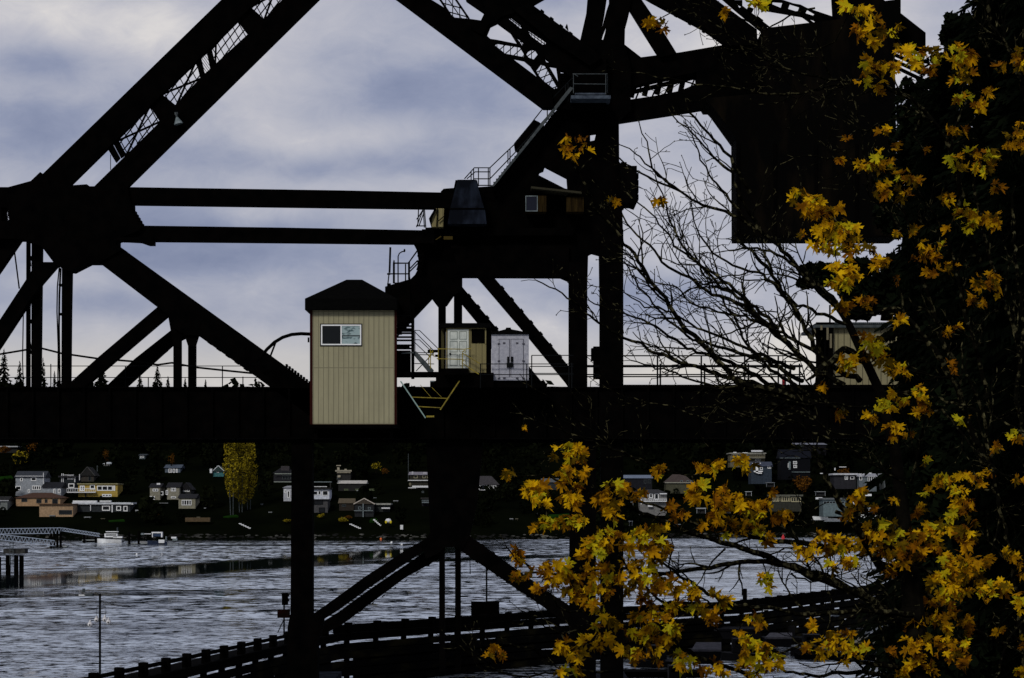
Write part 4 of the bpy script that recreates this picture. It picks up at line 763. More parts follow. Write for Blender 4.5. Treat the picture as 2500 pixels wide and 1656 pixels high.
# ---------------------------------------------------------------- shore: bulkheads, beaches, stairs
def slab(name, x0, x1, yt, yb, m, label, cat, dep=2, D=None, kind=None):
    D = D or (H*F/(yb-HY)); o = MB().rect(x0, x1, yt, yb, D, dep).build(name, m); tag(o, label, cat); return o
def shore_patch(name, poly, m, label, cat):
    D = 5300*10.5/(max(q[1] for q in poly)-HY); m_ = MB()
    pts = []
    for q in poly:
        dd = 1+ (max(p_[1] for p_ in poly)-q[1])*1.6; pts.append(P(q[0], q[1], D) + Vector((0, 0, 0)) + Vector(((q[0]-CX)/F*dd, dd, (HY-q[1])/F*dd)))
    k = len(m_.v); m_.v += pts; m_.v += [p_ - Vector((0,0,.6)) for p_ in pts]; n_ = len(pts)
    m_.face(list(range(k, k+n_))[::-1]); m_.face(list(range(k+n_, k+2*n_)))
    for i in range(n_): j = (i+1) % n_; m_.face([k+i, k+j, k+n_+j, k+n_+i])
    o = m_.build(name, m); o['kind'] = 'structure'; return o
shore_patch("beach", [(915,1288),(930,1284),(1045,1280),(1056,1292),(1000,1295),(940,1294)], "sand", "", "")
shore_patch('beach', [(1911,1283),(1925,1276),(1990,1272),(2010,1280),(2000,1286),(1920,1287)], 'sand', '', '')
shore_patch('beach', [(764,1298),(800,1292),(830,1294),(800,1299)], 'sand', '', '')
shore_patch('path', [(1165,1289),(1300,1284),(1330,1288),(1300,1291)], mat('dull_shore', (.05,.05,.05), 1, 0), '', '')
shore_patch('path', [(536,1285),(575,1282),(575,1284),(536,1287)], 'sand', '', '')
for q in ([(545,1262),(575,1258),(582,1261),(560,1264)], [(265,1272),(300,1269),(305,1272),(270,1274)], [(0,1165),(26,1162),(34,1168),(0,1172)], [(1338,1258),(1390,1255),(1392,1262),(1340,1264)], [(905,1268),(918,1266),(925,1274),(903,1274)]):
    D = Dt(max(p_[1] for p_ in q)); m_ = MB(); k = 0
    m_.v = [P(a, b_, D) + Vector((0, (q[0][1]-b_)*.3, .15)) for a, b_ in q]; m_.v += [v - Vector((0,0,.5)) for v in m_.v]; m_.face([3,2,1,0]); m_.face([4,5,6,7])
    for i in range(4): j = (i+1)%4; m_.face([i, j, 4+j, 4+i])
    struct(m_.build('lawn', 'lawn'))
slab('seawall', 452, 512, 1264, 1274, wallm((.10,.07,.04)), 'brown stone seawall left of the poplars', 'wall', D=Dt(1275)-4)
slab('seawall', 935, 1075, 1295, 1300, wallm((.04,.05,.04)), 'low mossy seawall below the small pale beach', 'wall', D=H*F/(1302-HY))
def stairs_far(q0, q1, wpx, D, label, m='white', n=5):
    m_ = MB()
    for i in range(n): a = lerp(q0, q1, i/n); b_ = lerp(q0, q1, (i+1)/n); m_.rect(min(a[0], b_[0]), max(a[0], b_[0])+1, a[1], a[1]+wpx, D-i*.4, .8)
    m_.bar(q0, q1, 1.2, D-.5-n*.4, .1)
    tag(m_.build('shore_stairs', m), label, 'stairs')
stairs_far((583,1278),(611,1291),2, 640, 'pale stairs running down to the water right of the poplars')
stairs_far((853,1279),(880,1291),2.4, 640, 'white stairs to the water left of the yellow float', m='white')
stairs_far((911,1268),(930,1285),3, 660, 'white railed stairs beside the small pale beach')
fl_ = thing('float_toy', P(948, 1277, 655), 'yellow and white rounded float on the small beach', 'float')
m_ = MB(); m_.ball(P(948,1272,655), .95, .8, .75, 10, 6); m_.build('white_shell', 'white', fl_)
m_ = MB(); m_.ball(P(942.5,1275,654.2), .35, .3, .5, 8, 5); m_.ball(P(954,1275,654.2), .35, .3, .5, 8, 5); m_.build('yellow_end', wallm((.75,.6,.03)), fl_)
slab('beach_locker', 977, 984, 1282, 1293, 'white', 'small white locker standing on the pale beach', 'locker', D=650, dep=1)
slab('flag_pole', 996.2, 997.4, 1108, 1173, 'galvd', 'thin grey flagpole beside the twin gabled house', 'pole', D=Dt(1176)-3, dep=.15)
for x_, y_, m__, lb in ((334,1353,'white','small white buoy left of the dark wake'), (930,1315,'orange','orange round buoy near the small beach'), (956,1324,'white','tiny white buoy right of the orange buoy'), (981,1329,'white','white buoy close to the left pier brace'), (1388,1305,'white','white buoy at the left edge of the right tower leg')):
    D = H*F/(y_+2-HY); m_ = MB().ball(Vector(((x_-CX)*D/F, D, .12)), .33*D/600, .33*D/600, .33*D/600, 10, 6); tag(m_.build('buoy', m__, smooth=True), lb, 'buoy')
D = H*F/(1317-HY); c = P(1912, 1316, D); bu = thing('channel_buoy', c, 'red can shaped channel buoy right of the bridge leg', 'buoy')
MB().tube([c+Vector((0,0,-.2)), c+Vector((0,0,.75))], [.52,.46], 12).build('can', 'red', bu); MB().tube([c+Vector((0,0,.76)), c+Vector((0,0,1.3))], [.3,.12], 8).build('top_mark', 'red', bu)
m_ = MB(); rs2 = random.Random(9)
for _ in range(900):
    x_ = rs2.uniform(-190, 200); D = 641 + rs2.uniform(0, 5) + max(0, min(40, (x_-10)*.5)); s_ = rs2.uniform(.15, .55); z_ = max(0, slope_z(x_, D))
    m_.ball(Vector((x_, D, z_+.1)), s_*1.6, s_, s_*.6, 6, 4)
o = m_.build('shore_stones', mat('shore_stone', (.012,.012,.012), 1, 0, c2=(.13,.13,.12), scale=.15, lo=.5, hi=.7), None, (0, 650, 0)); tag(o, 'loose grey stones scattered along the waterline of the far shore', 'stones', kind='stuff')
CLT = [(120,1258,14,5,'low grey garden wall left of the tan wing'),(205,1262,16,4,'pale bench like deck edge below the white roofed house'),(246,1266,10,3,'tiny pale deck step below the white roofed house'),(330,1245,12,5,'grey garage door under dark trees right of the white roofed house'),(350,1238,8,4,'small pale porch left of the beige complex'),(360,1228,50,2.5,'long pale carport edge below the beige complex'),
 (480,1262,8,4,'small pale shed behind the brown seawall'),(498,1240,5,3,'tiny pale porch left of the poplars'),(636,1230,5,4,'tiny pale shed right of the poplars'),(655,1250,9,3,'small grey deck left of the bridge pier'),(832,1263,8,3,'pale step near the white stairs'),(870,1197,20,3,'pale green terrace edge below the ribbed roof'),(905,1215,14,3,'dim terrace wall right of the ribbed roof'),(960,1222,12,4,'grey wall panel left of the flagpole'),(1085,1262,9,3,'tiny pale porch at the centre pier'),
 (1120,1278,10,4,'small pale boat shed at the centre shore'),(1185,1240,10,3,'tiny grey terrace below the white windowed house'),(1244,1266,9,4,'pale parked boat cover at the centre shore'),(1258,1266,7,4,'second small pale cover at the centre shore'),(1310,1254,3,4,'tiny white gate by the green lawn'),(1535,1225,12,5,'pale blue panel behind yellow leaves'),(1700,1240,24,6,'dim beige retaining wall between leaf clumps'),(1770,1243,14,3,'thin pale balcony line between leaf clumps'),
 (1820,1200,16,3,'pale roof edge below the blue grey house'),(1870,1178,22,3,'pale deck edge under the blue grey house'),(1990,1200,26,3,'thin white eave left of the pale blue low house'),(2080,1215,24,4,'grey terrace right of the pale blue low house'),(2120,1240,18,4,'pale fence at the right shore'),(1650,1280,12,3,'pale rowing boat drawn up behind the leaves'),(1535,1272,10,4,'small white skiff behind the leaves')]
for k, (x_, y_, w_, h_, lb) in enumerate(CLT):
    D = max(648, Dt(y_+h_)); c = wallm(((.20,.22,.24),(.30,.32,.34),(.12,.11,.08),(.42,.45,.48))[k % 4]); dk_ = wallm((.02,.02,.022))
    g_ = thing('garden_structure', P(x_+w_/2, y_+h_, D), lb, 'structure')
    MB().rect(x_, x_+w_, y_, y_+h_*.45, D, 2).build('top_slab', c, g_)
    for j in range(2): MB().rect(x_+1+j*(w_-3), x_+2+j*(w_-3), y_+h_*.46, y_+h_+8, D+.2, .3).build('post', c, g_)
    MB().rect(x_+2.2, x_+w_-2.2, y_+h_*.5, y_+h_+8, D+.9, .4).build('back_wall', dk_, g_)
# ---------------------------------------------------------------- floats, gangways and boats at the left
def gangway(x0, y0, x1, y1, hpx, D, label, n):
    m_ = MB(); 
    for dD in (0, 1.3):
        m_.bar((x0,y0),(x1,y1),1.7,D+dD,.12); m_.bar((x0,y0+hpx),(x1,y1+hpx),1.9,D+dD,.12)
        for i in range(n):
            a, b_ = i/n, (i+.5)/n; c_ = (i+1)/n
            m_.bar(lerp((x0,y0),(x1,y1),a), lerp((x0,y0+hpx),(x1,y1+hpx),b_), 1.0, D+dD+.03, .05); m_.bar(lerp((x0,y0+hpx),(x1,y1+hpx),b_), lerp((x0,y0),(x1,y1),c_), 1.0, D+dD+.03, .05)
    m_.prism([(x0,y0+hpx),(x1,y1+hpx),(x1,y1+hpx+1),(x0,y0+hpx+1)], D+.2, 1)
    tag(m_.build('gangway', mat('gangway_alu', (.22,.26,.34), .5, .2)), label, 'gangway')
gangway(-80, 1292, 149, 1289, 13, 545, 'upper level lattice aluminium gangway at the left edge', 26)
gangway(150, 1289, 243, 1303, 7, 546, 'sloping lattice gangway leading down to the white boat', 14)
gangway(-80, 1296, 133, 1320, 13, 500, 'lower lattice aluminium gangway sloping down to the float', 24)
def dock(name, x0, x1, yt, yb, D, label, piles=()):
    d = thing(name, P((x0+x1)/2, yb, D), label, 'dock')
    MB().rect(x0, x1, yt, yb, D, 2.5).build('float_deck', wallm((.25,.27,.28)), d)
    MB().rect(x0+1, x1-1, yb+.01, yb+4, D+.2, 2).build('float_side', 'wood', d)
    for x_, y_ in piles:
        a = P(x_, y_, D+.6); MB().tube([Vector((a.x, D-.3, -1)), a+Vector((0,-.9,0))], .28, 8).build('pile', 'wood', d)
    return d
dock('float_dock', 120, 163, 1333, 1336, H*F/(1338-HY), 'small float at the foot of the lower gangway', ((127,1302),(134,1300),(142,1299),(150,1299)))
dock('float_dock', 200, 300, 1318, 1320, H*F/(1325-HY), 'dark float beside the white cabin boat', ((207,1298),(235,1291),(285,1300),(264,1298)))
dock('float_dock', 308, 450, 1326, 1328, H*F/(1330-HY), 'long low float carrying the blue canopied boat', ((317,1300),(340,1297)))
def boat(label, x0, x1, yw, hh, D, cabin, m='white', cm='white', extra=None):
    c = P((x0+x1)/2, yw, D); L_ = (x1-x0)*D/F; b_ = thing('motor_boat', Vector((c.x, D, 0)), label, 'boat'); hz = hh*D/F
    m_ = MB(); secs = 9; k = 0
    for i in range(secs):
        t_ = i/(secs-1); hw = 1.15*math.sin(min(1, (t_*1.6+.25))*math.pi/2)*(1 if t_ > .05 else .5); x_ = c.x - L_/2 + L_*t_; sh_ = hz*(1.25-.35*t_)
        m_.v += [Vector((x_, D-hw, sh_)), Vector((x_, D-hw*.75, -.25)), Vector((x_, D+hw*.75, -.25)), Vector((x_, D+hw, sh_))]
        if i: 
            for j in range(3): m_.face([k+j, k+4+j, k+5+j, k+1+j])
            m_.face([k+3, k+7, k+4, k])
            k += 4
    m_.face([0,1,2,3]); m_.face([k+3,k+2,k+1,k]); m_.build('hull', m, b_)
    for x_0, x_1, y0_, y1_, mm, nm in cabin: MB().rect(x_0, x_1, y0_, y1_, D-.6, 1.2).build(nm, mm, b_)
    return b_
boat('white cabin motor boat moored at the dark float', 238, 298, 1319, 8, H*F/(1325-HY), [(255,286,1303,1312,'white','cabin'), (258,284,1305,1308,'glassd','cabin_window'), (258,288,1297.5,1299.5,'white','roof'), (285,286.5,1288,1298,'galvd','mast'), (276,298,1310,1314,'white','foredeck')])
boat('dark hulled boat with blue canopy on the long float', 360, 408, 1326, 8, H*F/(1330-HY), [(370,396,1299,1302,'white','roof'), (371,373,1302,1312,'white','post'), (374,393,1303,1310,wallm((.03,.05,.10)),'canopy'), (393,396,1302,1312,'white','post')], m=wallm((.02,.03,.06)))
boat('small white dinghy with raised outboard at the end of the long float', 405, 436, 1326, 5, H*F/(1330-HY), [(418,430,1311,1315,'white','cover'), (421,432,1315,1320,'galv','outboard'), (404,406,1310,1320,'galv','post')], m=wallm((.2,.22,.25)))
boat('pale open boat left of the blue canopied boat', 342, 366, 1318, 6, H*F/(1330-HY)+6, [(344,352,1302,1306,'galv','windscreen'), (350,368,1303,1304.5,'white','rail')], m=wallm((.25,.25,.26)))
slab('dock_box', 387, 401, 1318, 1326, 'white', 'square white dock box beside the blue canopied boat', 'box', dep=1, D=H*F/(1330-HY)-1.5)
for k, (x_, y_) in enumerate(((2000,1262),(2030,1266),(2085,1268),(2120,1258))):
    D = 690; boat(('white cabin cruiser left of the shore boats at right', 'long white boat hauled at the right shore', 'white boat with pale deck half behind leaves', 'small white boat farthest right on the shore')[k], x_-18, x_+20, y_+6, 6, D, [(x_-8, x_+8, y_-5, y_, 'white', 'cabin')]).location.z += (1 + .22*(D-685) if False else P(0, y_+6, D).z)
# dolphin of piles at the left edge
dl = thing('mooring_dolphin', P(34, 1405, 318), 'cluster of dark piles with a square cap and ladder at the left edge', 'piling')
for x_ in (17, 23, 37, 42, 50, 55):
    a = P(x_, 1356, 318+(x_%3)*.5); MB().tube([Vector((a.x, a.y, -1)), a], .19, 8).build('pile', 'wood', dl)
MB().rect(8, 61, 1340, 1352, 318, 2).build('cap', mat('dim_grey_concrete', (.02,.02,.02), .9, .02, c2=(.05,.05,.05), scale=2), dl)
m_ = MB(); m_.tb(pl(317.6,(24,1322),(24,1380)),.05); m_.tb(pl(317.6,(32,1322),(32,1380)),.05)
for k in range(9): m_.tb(pl(317.6,(24,1326+k*6),(32,1326+k*6)),.035)
m_.build('ladder', 'galvd', dl)
a = P(-2, 1360, 318); m_ = MB().tube([Vector((a.x,318,-1)), a], .3, 8); tag(m_.build('piling', 'wood'), 'single dark pile cut by the left photo edge', 'piling')
# ---------------------------------------------------------------- timber guide pier with its rails
PX = [(-22,60),(-17.7,87),(-15.6,98.4),(-12.2,118),(-10.6,125),(1.75,142),(15.8,156.5),(32.3,190),(44,214)]
gp = thing('guide_pier', (0, 140, 0), 'long black timber guide pier running past the bridge piers across the water', 'pier')
ZT = 3.0
def along(i): return [Vector((a, b_, 0)) for a, b_ in PX][i]
m_ = MB(); wal = MB(); cap = MB(); deckm = MB(); bull = MB(); n_p = 0; postl = []
for i in range(len(PX)-1):
    a, b_ = along(i), along(i+1); d = b_-a; ln = d.length; u = d/ln; nrm = Vector((u.y, -u.x, 0))
    n_ = int(ln/2.6)
    for k in range(n_):
        p = a + u*(k+.5)*ln/n_; rr = .17; MB().tube([Vector((p.x+nrm.x*.3, p.y+nrm.y*.3, -1.5)), Vector((p.x+nrm.x*.3, p.y+nrm.y*.3, ZT-.42))], rr, 6).build('pile', 'wood', gp)
        postl.append((p, u, nrm))
    def plank(mb, z0, z1, off, th_):
        q = [a+nrm*off, b_+nrm*off, b_+nrm*(off+th_), a+nrm*(off+th_)]; k = len(mb.v)
        mb.v += [Vector((v.x, v.y, z0)) for v in q] + [Vector((v.x, v.y, z1)) for v in q]
        for f in ((0,1,5,4),(1,2,6,5),(2,3,7,6),(3,0,4,7),(4,5,6,7),(3,2,1,0)): mb.face([k+j for j in f])
    for z0 in (0.05, .55, 1.05, 1.55, 2.05): plank(wal, z0, z0+.40+.04*math.sin(i+z0*7), .5, .25)
    nb = max(1, int(ln/2.2)); a0, b0 = a, b_
    for k in range(nb):
        a, b_ = a0+d*(k/nb), a0+d*((k+1)/nb)
        for z0 in (-.5, .5, 1.0, 1.5):
            if rnd.random() < .86: plank(wal, z0, z0+.52 if z0 > 0 else .6, -.1, .3)
    a, b_ = a0, b0
    plank(deckm, ZT-.4, ZT-.15, -1.5, 2.3)
    if i >= 4: plank(bull, ZT+.03, ZT+.335, .37, .1)
    plank(bull, ZT+.34, ZT+.5, .35, .14); plank(bull, ZT-.14, ZT+.02, .45, .3)
wal.build('waler', 'woodl', gp); deckm.build('deck', 'wood', gp); bull.build('rail', 'wood', gp)
for k, (p, u, nrm) in enumerate(postl):
    if not (88 < p.y < 215): continue
    q = p + nrm*.42; h = ZT+(.62 if p.y < 133 else .56)
    mb = MB(); s_ = .17; k0 = 0
    for zz0, zz1 in ((ZT-.4, h),): 
        cs = [q+u*s_+nrm*s_, q-u*s_+nrm*s_, q-u*s_-nrm*s_, q+u*s_-nrm*s_]; mb.v = [Vector((v.x, v.y, zz0)) for v in cs] + [Vector((v.x, v.y, zz1)) for v in cs]
        for f in ((0,1,5,4),(1,2,6,5),(2,3,7,6),(3,0,4,7),(4,5,6,7),(3,2,1,0)): mb.face(list(f))
    if n_p < 90: mb.build('post', 'wood', gp); n_p += 1
# signal and signs on the pier
sg = thing('pier_signal', P(693, 1550, 126), 'black signal light on a thin mast left of the big bridge pier', 'signal')
MB().tb(pl(126,(693.5,1478),(693.5,1556)), .05, 6).build('mast', 'rail', sg); m_ = MB().rect(688, 702, 1448, 1478, 125.8, .4)
m_.rect(701,705,1450,1456,125.7,.3); m_.rect(701,705,1463,1469,125.7,.3); m_.build('signal_head', 'steel', sg); MB().tb(pl(126,(678,1545),(692,1515)), .03).build('brace', 'rail', sg)
MB().rect(677, 708, 1488, 1509, 125.9, .1).build('sign_board', mat('faded_red_board', (.03,.004,.004), .8, .05, c2=(.01,.006,.004), scale=2), sg)
bs = thing('notice_board', P(1184, 1522, 138), 'black rectangular board on two legs on the guide pier', 'sign')
MB().rect(1150, 1219, 1469, 1504, 138, .12).build('board', 'steel', bs)
for x_ in (1152, 1216): MB().rect(x_, x_+2, 1504.1, 1525, 138, .08).build('leg', 'steel', bs)
m_ = MB(); m_.tb(pl(139,(1188,1390),(1188,1525)), .055, 6); tag(m_.build('light_pole', 'rail'), 'thin pole standing behind the black board', 'pole')
m_ = MB(); m_.tb(pl(141,(1147,1355),(1148,1402)), .03, 5); tag(m_.build('gauge_stick', 'rail'), 'very thin upright stick left of the light pole', 'stick')
for x_, y0_ in ((1979,1280),(2012,1290),(1936,1380),(1978,1300)):
    pass
m_ = MB(); m_.rect(1815, 1824, 1438, 1466, 178, .6); tag(m_.build('piling', 'wood'), 'stubby black pile standing on the pier at the right', 'piling')
lc = thing('instrument_boat', P(1849, 1488, 160), 'small white workboat with whip mast in front of the right pier', 'boat')
m_ = MB().prism([(1816,1485),(1880,1486),(1881,1489),(1860,1490),(1830,1489),(1822,1488)], 160, 1.6); m_.build('hull', 'white', lc)
MB().rect(1823,1839,1474,1484,160.2,1).build('cabin', 'white', lc); MB().rect(1826,1836,1476,1479,160.1,.08).build('cabin_window', 'glassd', lc)
m_ = MB(); m_.tb(pl(160.4,(1826,1455),(1829,1474)),.03); m_.build('mast', 'white', lc)
m_ = MB()
for x_ in (1848,1856,1865): m_.rect(x_,x_+2.5,1480,1485,160.3,.1)
m_.build('bitt', 'white', lc)
# marina craft and roofs under the maple, lower right
def lump(name, poly, D, dep, m, label, cat): tag(MB().prism(poly, D, dep).build(name, m), label, cat)
tarp = mat('grey_boat_cover', (.035,.035,.04), .8, .08, c2=(.075,.07,.08), scale=3)
tarpd = mat('dark_boat_hull', (.004,.004,.005), .8, .03)
def covered(label, x0, x1, yr0, yr1, yb, D, m=tarp):
    b_ = thing('covered_boat', P((x0+x1)/2, yb, D), label, 'boat')
    k = MB(); w_ = 2.6
    A, B_, C_, E_ = P(x0, yr1, D), P(x1, yr1, D), P(x1, yr0, D+w_), P(x0+12, yr0, D+w_); k.v = [A, B_, C_, E_] + [v-Vector((0,0,.12)) for v in (A,B_,C_,E_)]
    for f in ((3,2,1,0),(4,5,6,7),(0,1,5,4),(1,2,6,5),(2,3,7,6),(3,0,4,7)): k.face(list(f))
    k.build('cover', m, b_); MB().prism([(x0,yr1+3),(x1,yr1+3),(x1-3,yb),(x0+10,yb)], D+.1, 2.4).build('hull', tarpd, b_)
covered('moored boat under a flat grey cover, nearest below the maple', 1688, 1761, 1568, 1586, 1622, 128)
covered('second moored boat under a grey cover farther right', 1868, 1934, 1545, 1556, 1580, 140)
covered('low dark covered boat between leaves at the right', 1755, 1860, 1530, 1536, 1560, 150, tarpd)
dkb = wallm((.003,.003,.004)); dkc = wallm((.012,.012,.014))  # dark boats below are added in place of dark reflections on the water
for x0, x1, D, hh, lb in ((1540,1660,140,34,'dark cabin boat added to blacken the water left of the grey covered boat'),(1600,1700,122,40,'nearest dark boat added to blacken the water at the bottom under the maple'),(1760,1850,146,34,'dark boat added to blacken the water between the two grey covers'),(1930,2030,150,34,'dark boat added to blacken the water right of the second grey cover'),(2040,2140,156,34,'dark boat added to blacken the water near the pale planked dock'),(1700,1780,160,26,'small dark boat added to blacken the water close to the timber pier'),(1480,1560,150,26,'small dark boat added to blacken the water beside the tall bridge leg'),(2120,2230,160,30,'dark boat added to blacken the water at the foot of the maple trunk'),(1880,1960,166,24,'small dark boat added to blacken the water under the right pier')):
    yw = HY + H*F/D; boat(lb, x0, x1, yw, hh*.45, D, [((x0*2+x1)/3, (x0+x1*2)/3+8, yw-hh*1.5, yw-hh*.5, dkb, 'cabin'), ((x0*2+x1)/3+6, (x0+x1)/2, yw-hh*1.35, yw-hh*1.1, dkc, 'cabin_window')], m=dkb)
for k, (x0, x1, yt_, D) in enumerate(((1450,1900,1586,150),(1480,1720,1640,131),(1850,2280,1568,162),(1950,2260,1606,146))):
    a, c = P(x0, 0, D), P(x1, 0, D); tag(MB().box(a.x, c.x, D, D+2.2, -.2, .35).build('added_dark_dock', 'wood'), ('long dark dock added to blacken the water behind the covered boats','dark dock added to blacken the water at the bottom below the maple','long dark dock added to blacken the water below the right guide pier','lowest narrow dock added to blacken the water at lower right')[k], 'dock')  # low dark floats, also added to blacken the bright water
wd = mat('pale_dock_planks', (.25,.23,.17), .8, .1, c2=(.10,.09,.07), scale=2, stretch=(1,4,1))  # pale planks with darker noise patches
lump('dock_plank', [(2080,1570),(2110,1559),(2216,1562),(2216,1572)], 146.2-4, 3, wd, 'pale planked dock top between dark branches', 'dock')
lump('dock_plank', [(2150,1611),(2196,1612),(2196,1617),(2150,1616)], 138, 2, wd, 'small pale dock strip near the lower right', 'dock')
for k, (x_, y_) in enumerate(((2185,1527),(2150,1541),(2115,1544),(2040,1500))):
    m_ = MB(); m_.tb(pl(150,(x_-14,y_+3),(x_+6,y_-5)), .12, 6); m_.ball(P(x_,y_,150), .3, .3, .2, 8, 5)
    tag(m_.build('dinghy', wallm((.25,.28,.32))), ('small pale dinghy with blue trim near right trunk', 'grey dinghy left of the pale dinghy', 'leftmost small grey dinghy on the right dock', 'tiny grey dinghy below the right pier')[k], 'boat')
for k, (x_, y0_, y1_) in enumerate(((1979,1322,1455),(2016,1330,1452),(2021,1290,1450))):
    m_ = MB(); m_.tb(pl(196,(x_,y0_+60),(x_,y1_)), .05, 5); tag(m_.build('mast', 'rail'), ('short thin mast at the right pier', 'middle thin mast at the right pier', 'tallest thin mast at the right pier')[k], 'mast')
# gourd pole
g = thing('gourd_pole', P(244, 1700, 95), 'thin pole with four hanging white birdhouse gourds over the water', 'birdhouse')
MB().tb(pl(95,(244,1450),(244,1720)), .05, 8).build('pole', 'rail', g)
m_ = MB(); m_.tb(pl(95,(196,1452),(244,1451)), .02); m_.tb(pl(95,(236,1482),(258,1482)), .016); m_.tb(pl(95,(236,1482),(236,1506)), .008); m_.tb(pl(95,(258,1482),(258,1506)), .008); m_.build('arm', 'rail', g)
MB().rect(192, 206, 1452, 1455, 94.9, .3).build('plate', 'white', g); MB().rect(208, 226, 1450, 1456, 94.9, .3).build('box', 'galvd', g); MB().rect(201,207,1437,1446,95,.1).build('decoy', 'galvd', g)
gm = mat('gourd_white', (.5,.5,.53), .7, .1, c2=(.66,.66,.68), scale=6)
for x_, y_, dD in ((220,1525,-.2),(236,1514,.1),(256,1513,.1),(265,1519,-.2)):
    c = P(x_, y_, 95+dD); m_ = MB().ball(c, .115, .115, .115, 12, 8); m_.tube([c+Vector((0,0,.08)), c+Vector((0,0,.2))], [.07,.02], 8)
    o = m_.build('gourd', gm, g, smooth=True)
    m_ = MB().ball(c+Vector((0,-.1,-.01)), .035, .03, .035, 8, 5); m_.build('entrance_hole', 'steel', o)
# ================================================================ far trees
def leafball(mb, c, rx, ry, rz, n, s, rg, mi=0, flat=0):
    for _ in range(n):
        while True:
            p = Vector((rg.uniform(-1,1), rg.uniform(-1,1), rg.uniform(-1,1)))
            if p.length < 1: break
        p = p.normalized()*p.length**.35
        q = c + Vector((p.x*rx, p.y*ry, p.z*rz)); a = Vector((rg.uniform(-1,1), rg.uniform(-1,1), rg.uniform(-1,1))).normalized(); b_ = a.cross(Vector((rg.uniform(-1,1), rg.uniform(-1,1), rg.uniform(-1,1)))).normalized()
        ss = s*rg.uniform(.6,1.3); k = len(mb.v); mb.v += [q+a*ss, q+b_*ss*.8, q-a*ss, q-b_*ss*.8]; mb.face([k,k+1,k+2,k+3], mi)
def far_conifer(px, ytop, ybase, wpx, D, label, rg, group):
    top, base = P(px, ytop, D), P(px, ybase, D); h = top.z-base.z; w_ = wpx*D/F
    t_ = thing('conifer_tree', base, label, 'tree', group)
    MB().tube([base-Vector((0,0,3)), top], [.3,.05], 6).build('trunk', 'barkd', t_)
    m_ = MB()
    nl = 26
    for i in range(nl):
        f = i/nl; z_ = base.z + h*(.1+.9*f); r_ = w_*(1-f)**.8*rg.uniform(.65,1.1) + .1
        for j in range(9):
            a = rg.uniform(0, 6.28); rr = r_*rg.uniform(.6,1.1); d = Vector((math.cos(a), math.sin(a), 0)); c = Vector((base.x, D, z_)); sd_ = Vector((-d.y, d.x, 0))*rr*.28
            e = c + d*rr - Vector((0,0,rr*.35)); k = len(m_.v); m_.v += [c+Vector((0,0,.35)), e+sd_, e-d*rr*.15-Vector((0,0,.5)), e-sd_]; m_.face([k,k+1,k+2,k+3])
    m_.build('crown', 'forest', t_)
rg = random.Random(3)
for k, (px, yt_, w_, lb) in enumerate(((10,850,26,'broad dark conifer touching the left edge above the deck'),(48,880,22,'rounded conifer between the left edge and first post'),(105,872,16,'dark conifer leaning beside the first thick post'),(133,905,9,'small spindly conifer left of the second post'),
    (212,905,30,'dark bushy conifer at the foot of the bracing struts'),(248,890,30,'tallest bushy conifer behind the lower strut'),(342,912,16,'small ragged conifer right of the lower strut'),(384,888,19,'separate triangular conifer in the open sky'),(410,918,11,'low conifer just right of the triangular one'),
    (452,922,10,'small conifer between the twin posts'),(502,926,9,'smallest lone conifer tip above the deck'),(632,930,13,'low bushy conifer under the inclined truss'))):
    far_conifer(px, yt_, 975, w_, 930+rg.uniform(-15,15), lb, rg, 'conifers on the skyline above the deck')
# forest on the slope as one mass, kept off the houses
m_ = MB(); cnt = 0
while cnt < 2300:
    D = rg.uniform(655, 1010); x_ = rg.uniform(-330, 360); z_ = slope_z(x_, D); hgt = rg.uniform(6, 15) if D > 760 else rg.uniform(2.5, 8)
    if D > 880: hgt = rg.uniform(4, 8)
    px = CX + x_*F/D; pb = HY - (z_-H)*F/D; ptop = HY - (z_+hgt-H)*F/D; wp = hgt*.35*F/D
    if z_ < 1.2: continue
    if D > 850 and ptop < 955: hgt = max(2, (HY-955)*D/F + H - z_); 
    if D > 850 and hgt <= 2: cnt += 1; continue
    bad = False
    for a, b_, c_, d_, hd in HR:
        if D < hd+6 and px+wp*.8 > a+5 and px-wp*.8 < b_-5 and ptop < d_-(d_-c_)*.22 and pb > c_: bad = True; break
    if not bad and 520 < px < 640 and D < 725: bad = True
    if bad: cnt += .3; continue
    leafball(m_, Vector((x_, D, z_+hgt*.55)), hgt*.36, hgt*.36, hgt*.5, 70, hgt*.11, rg); cnt += 1
o = m_.build('forest', 'forest', None, (0, 800, 0)); tag(o, 'dark wooded hillside between and behind the houses', 'forest', kind='stuff')
def round_tree(px, py, rx, ry, D, m, label, rg, name='autumn_tree', n=300, cat='tree', group=None, trunk=True):
    c = P(px, py, D); s = D/F; t_ = thing(name, P(px, py+ry*1.3, D), label, cat, group)
    m_ = MB()
    for _ in range(7): leafball(m_, c + Vector((rg.uniform(-.5,.5)*rx*s, rg.uniform(-.5,.5)*rx*s, rg.uniform(-.5,.5)*ry*s)), rx*s*.5, rx*s*.5, ry*s*.5, n//7, rx*s*.11, rg)
    m_.build('crown', m, t_)
    if trunk: MB().tube([P(px, py+ry*1.5, D), c], [.3,.1], 6).build('trunk', 'barkd', t_)
    return t_
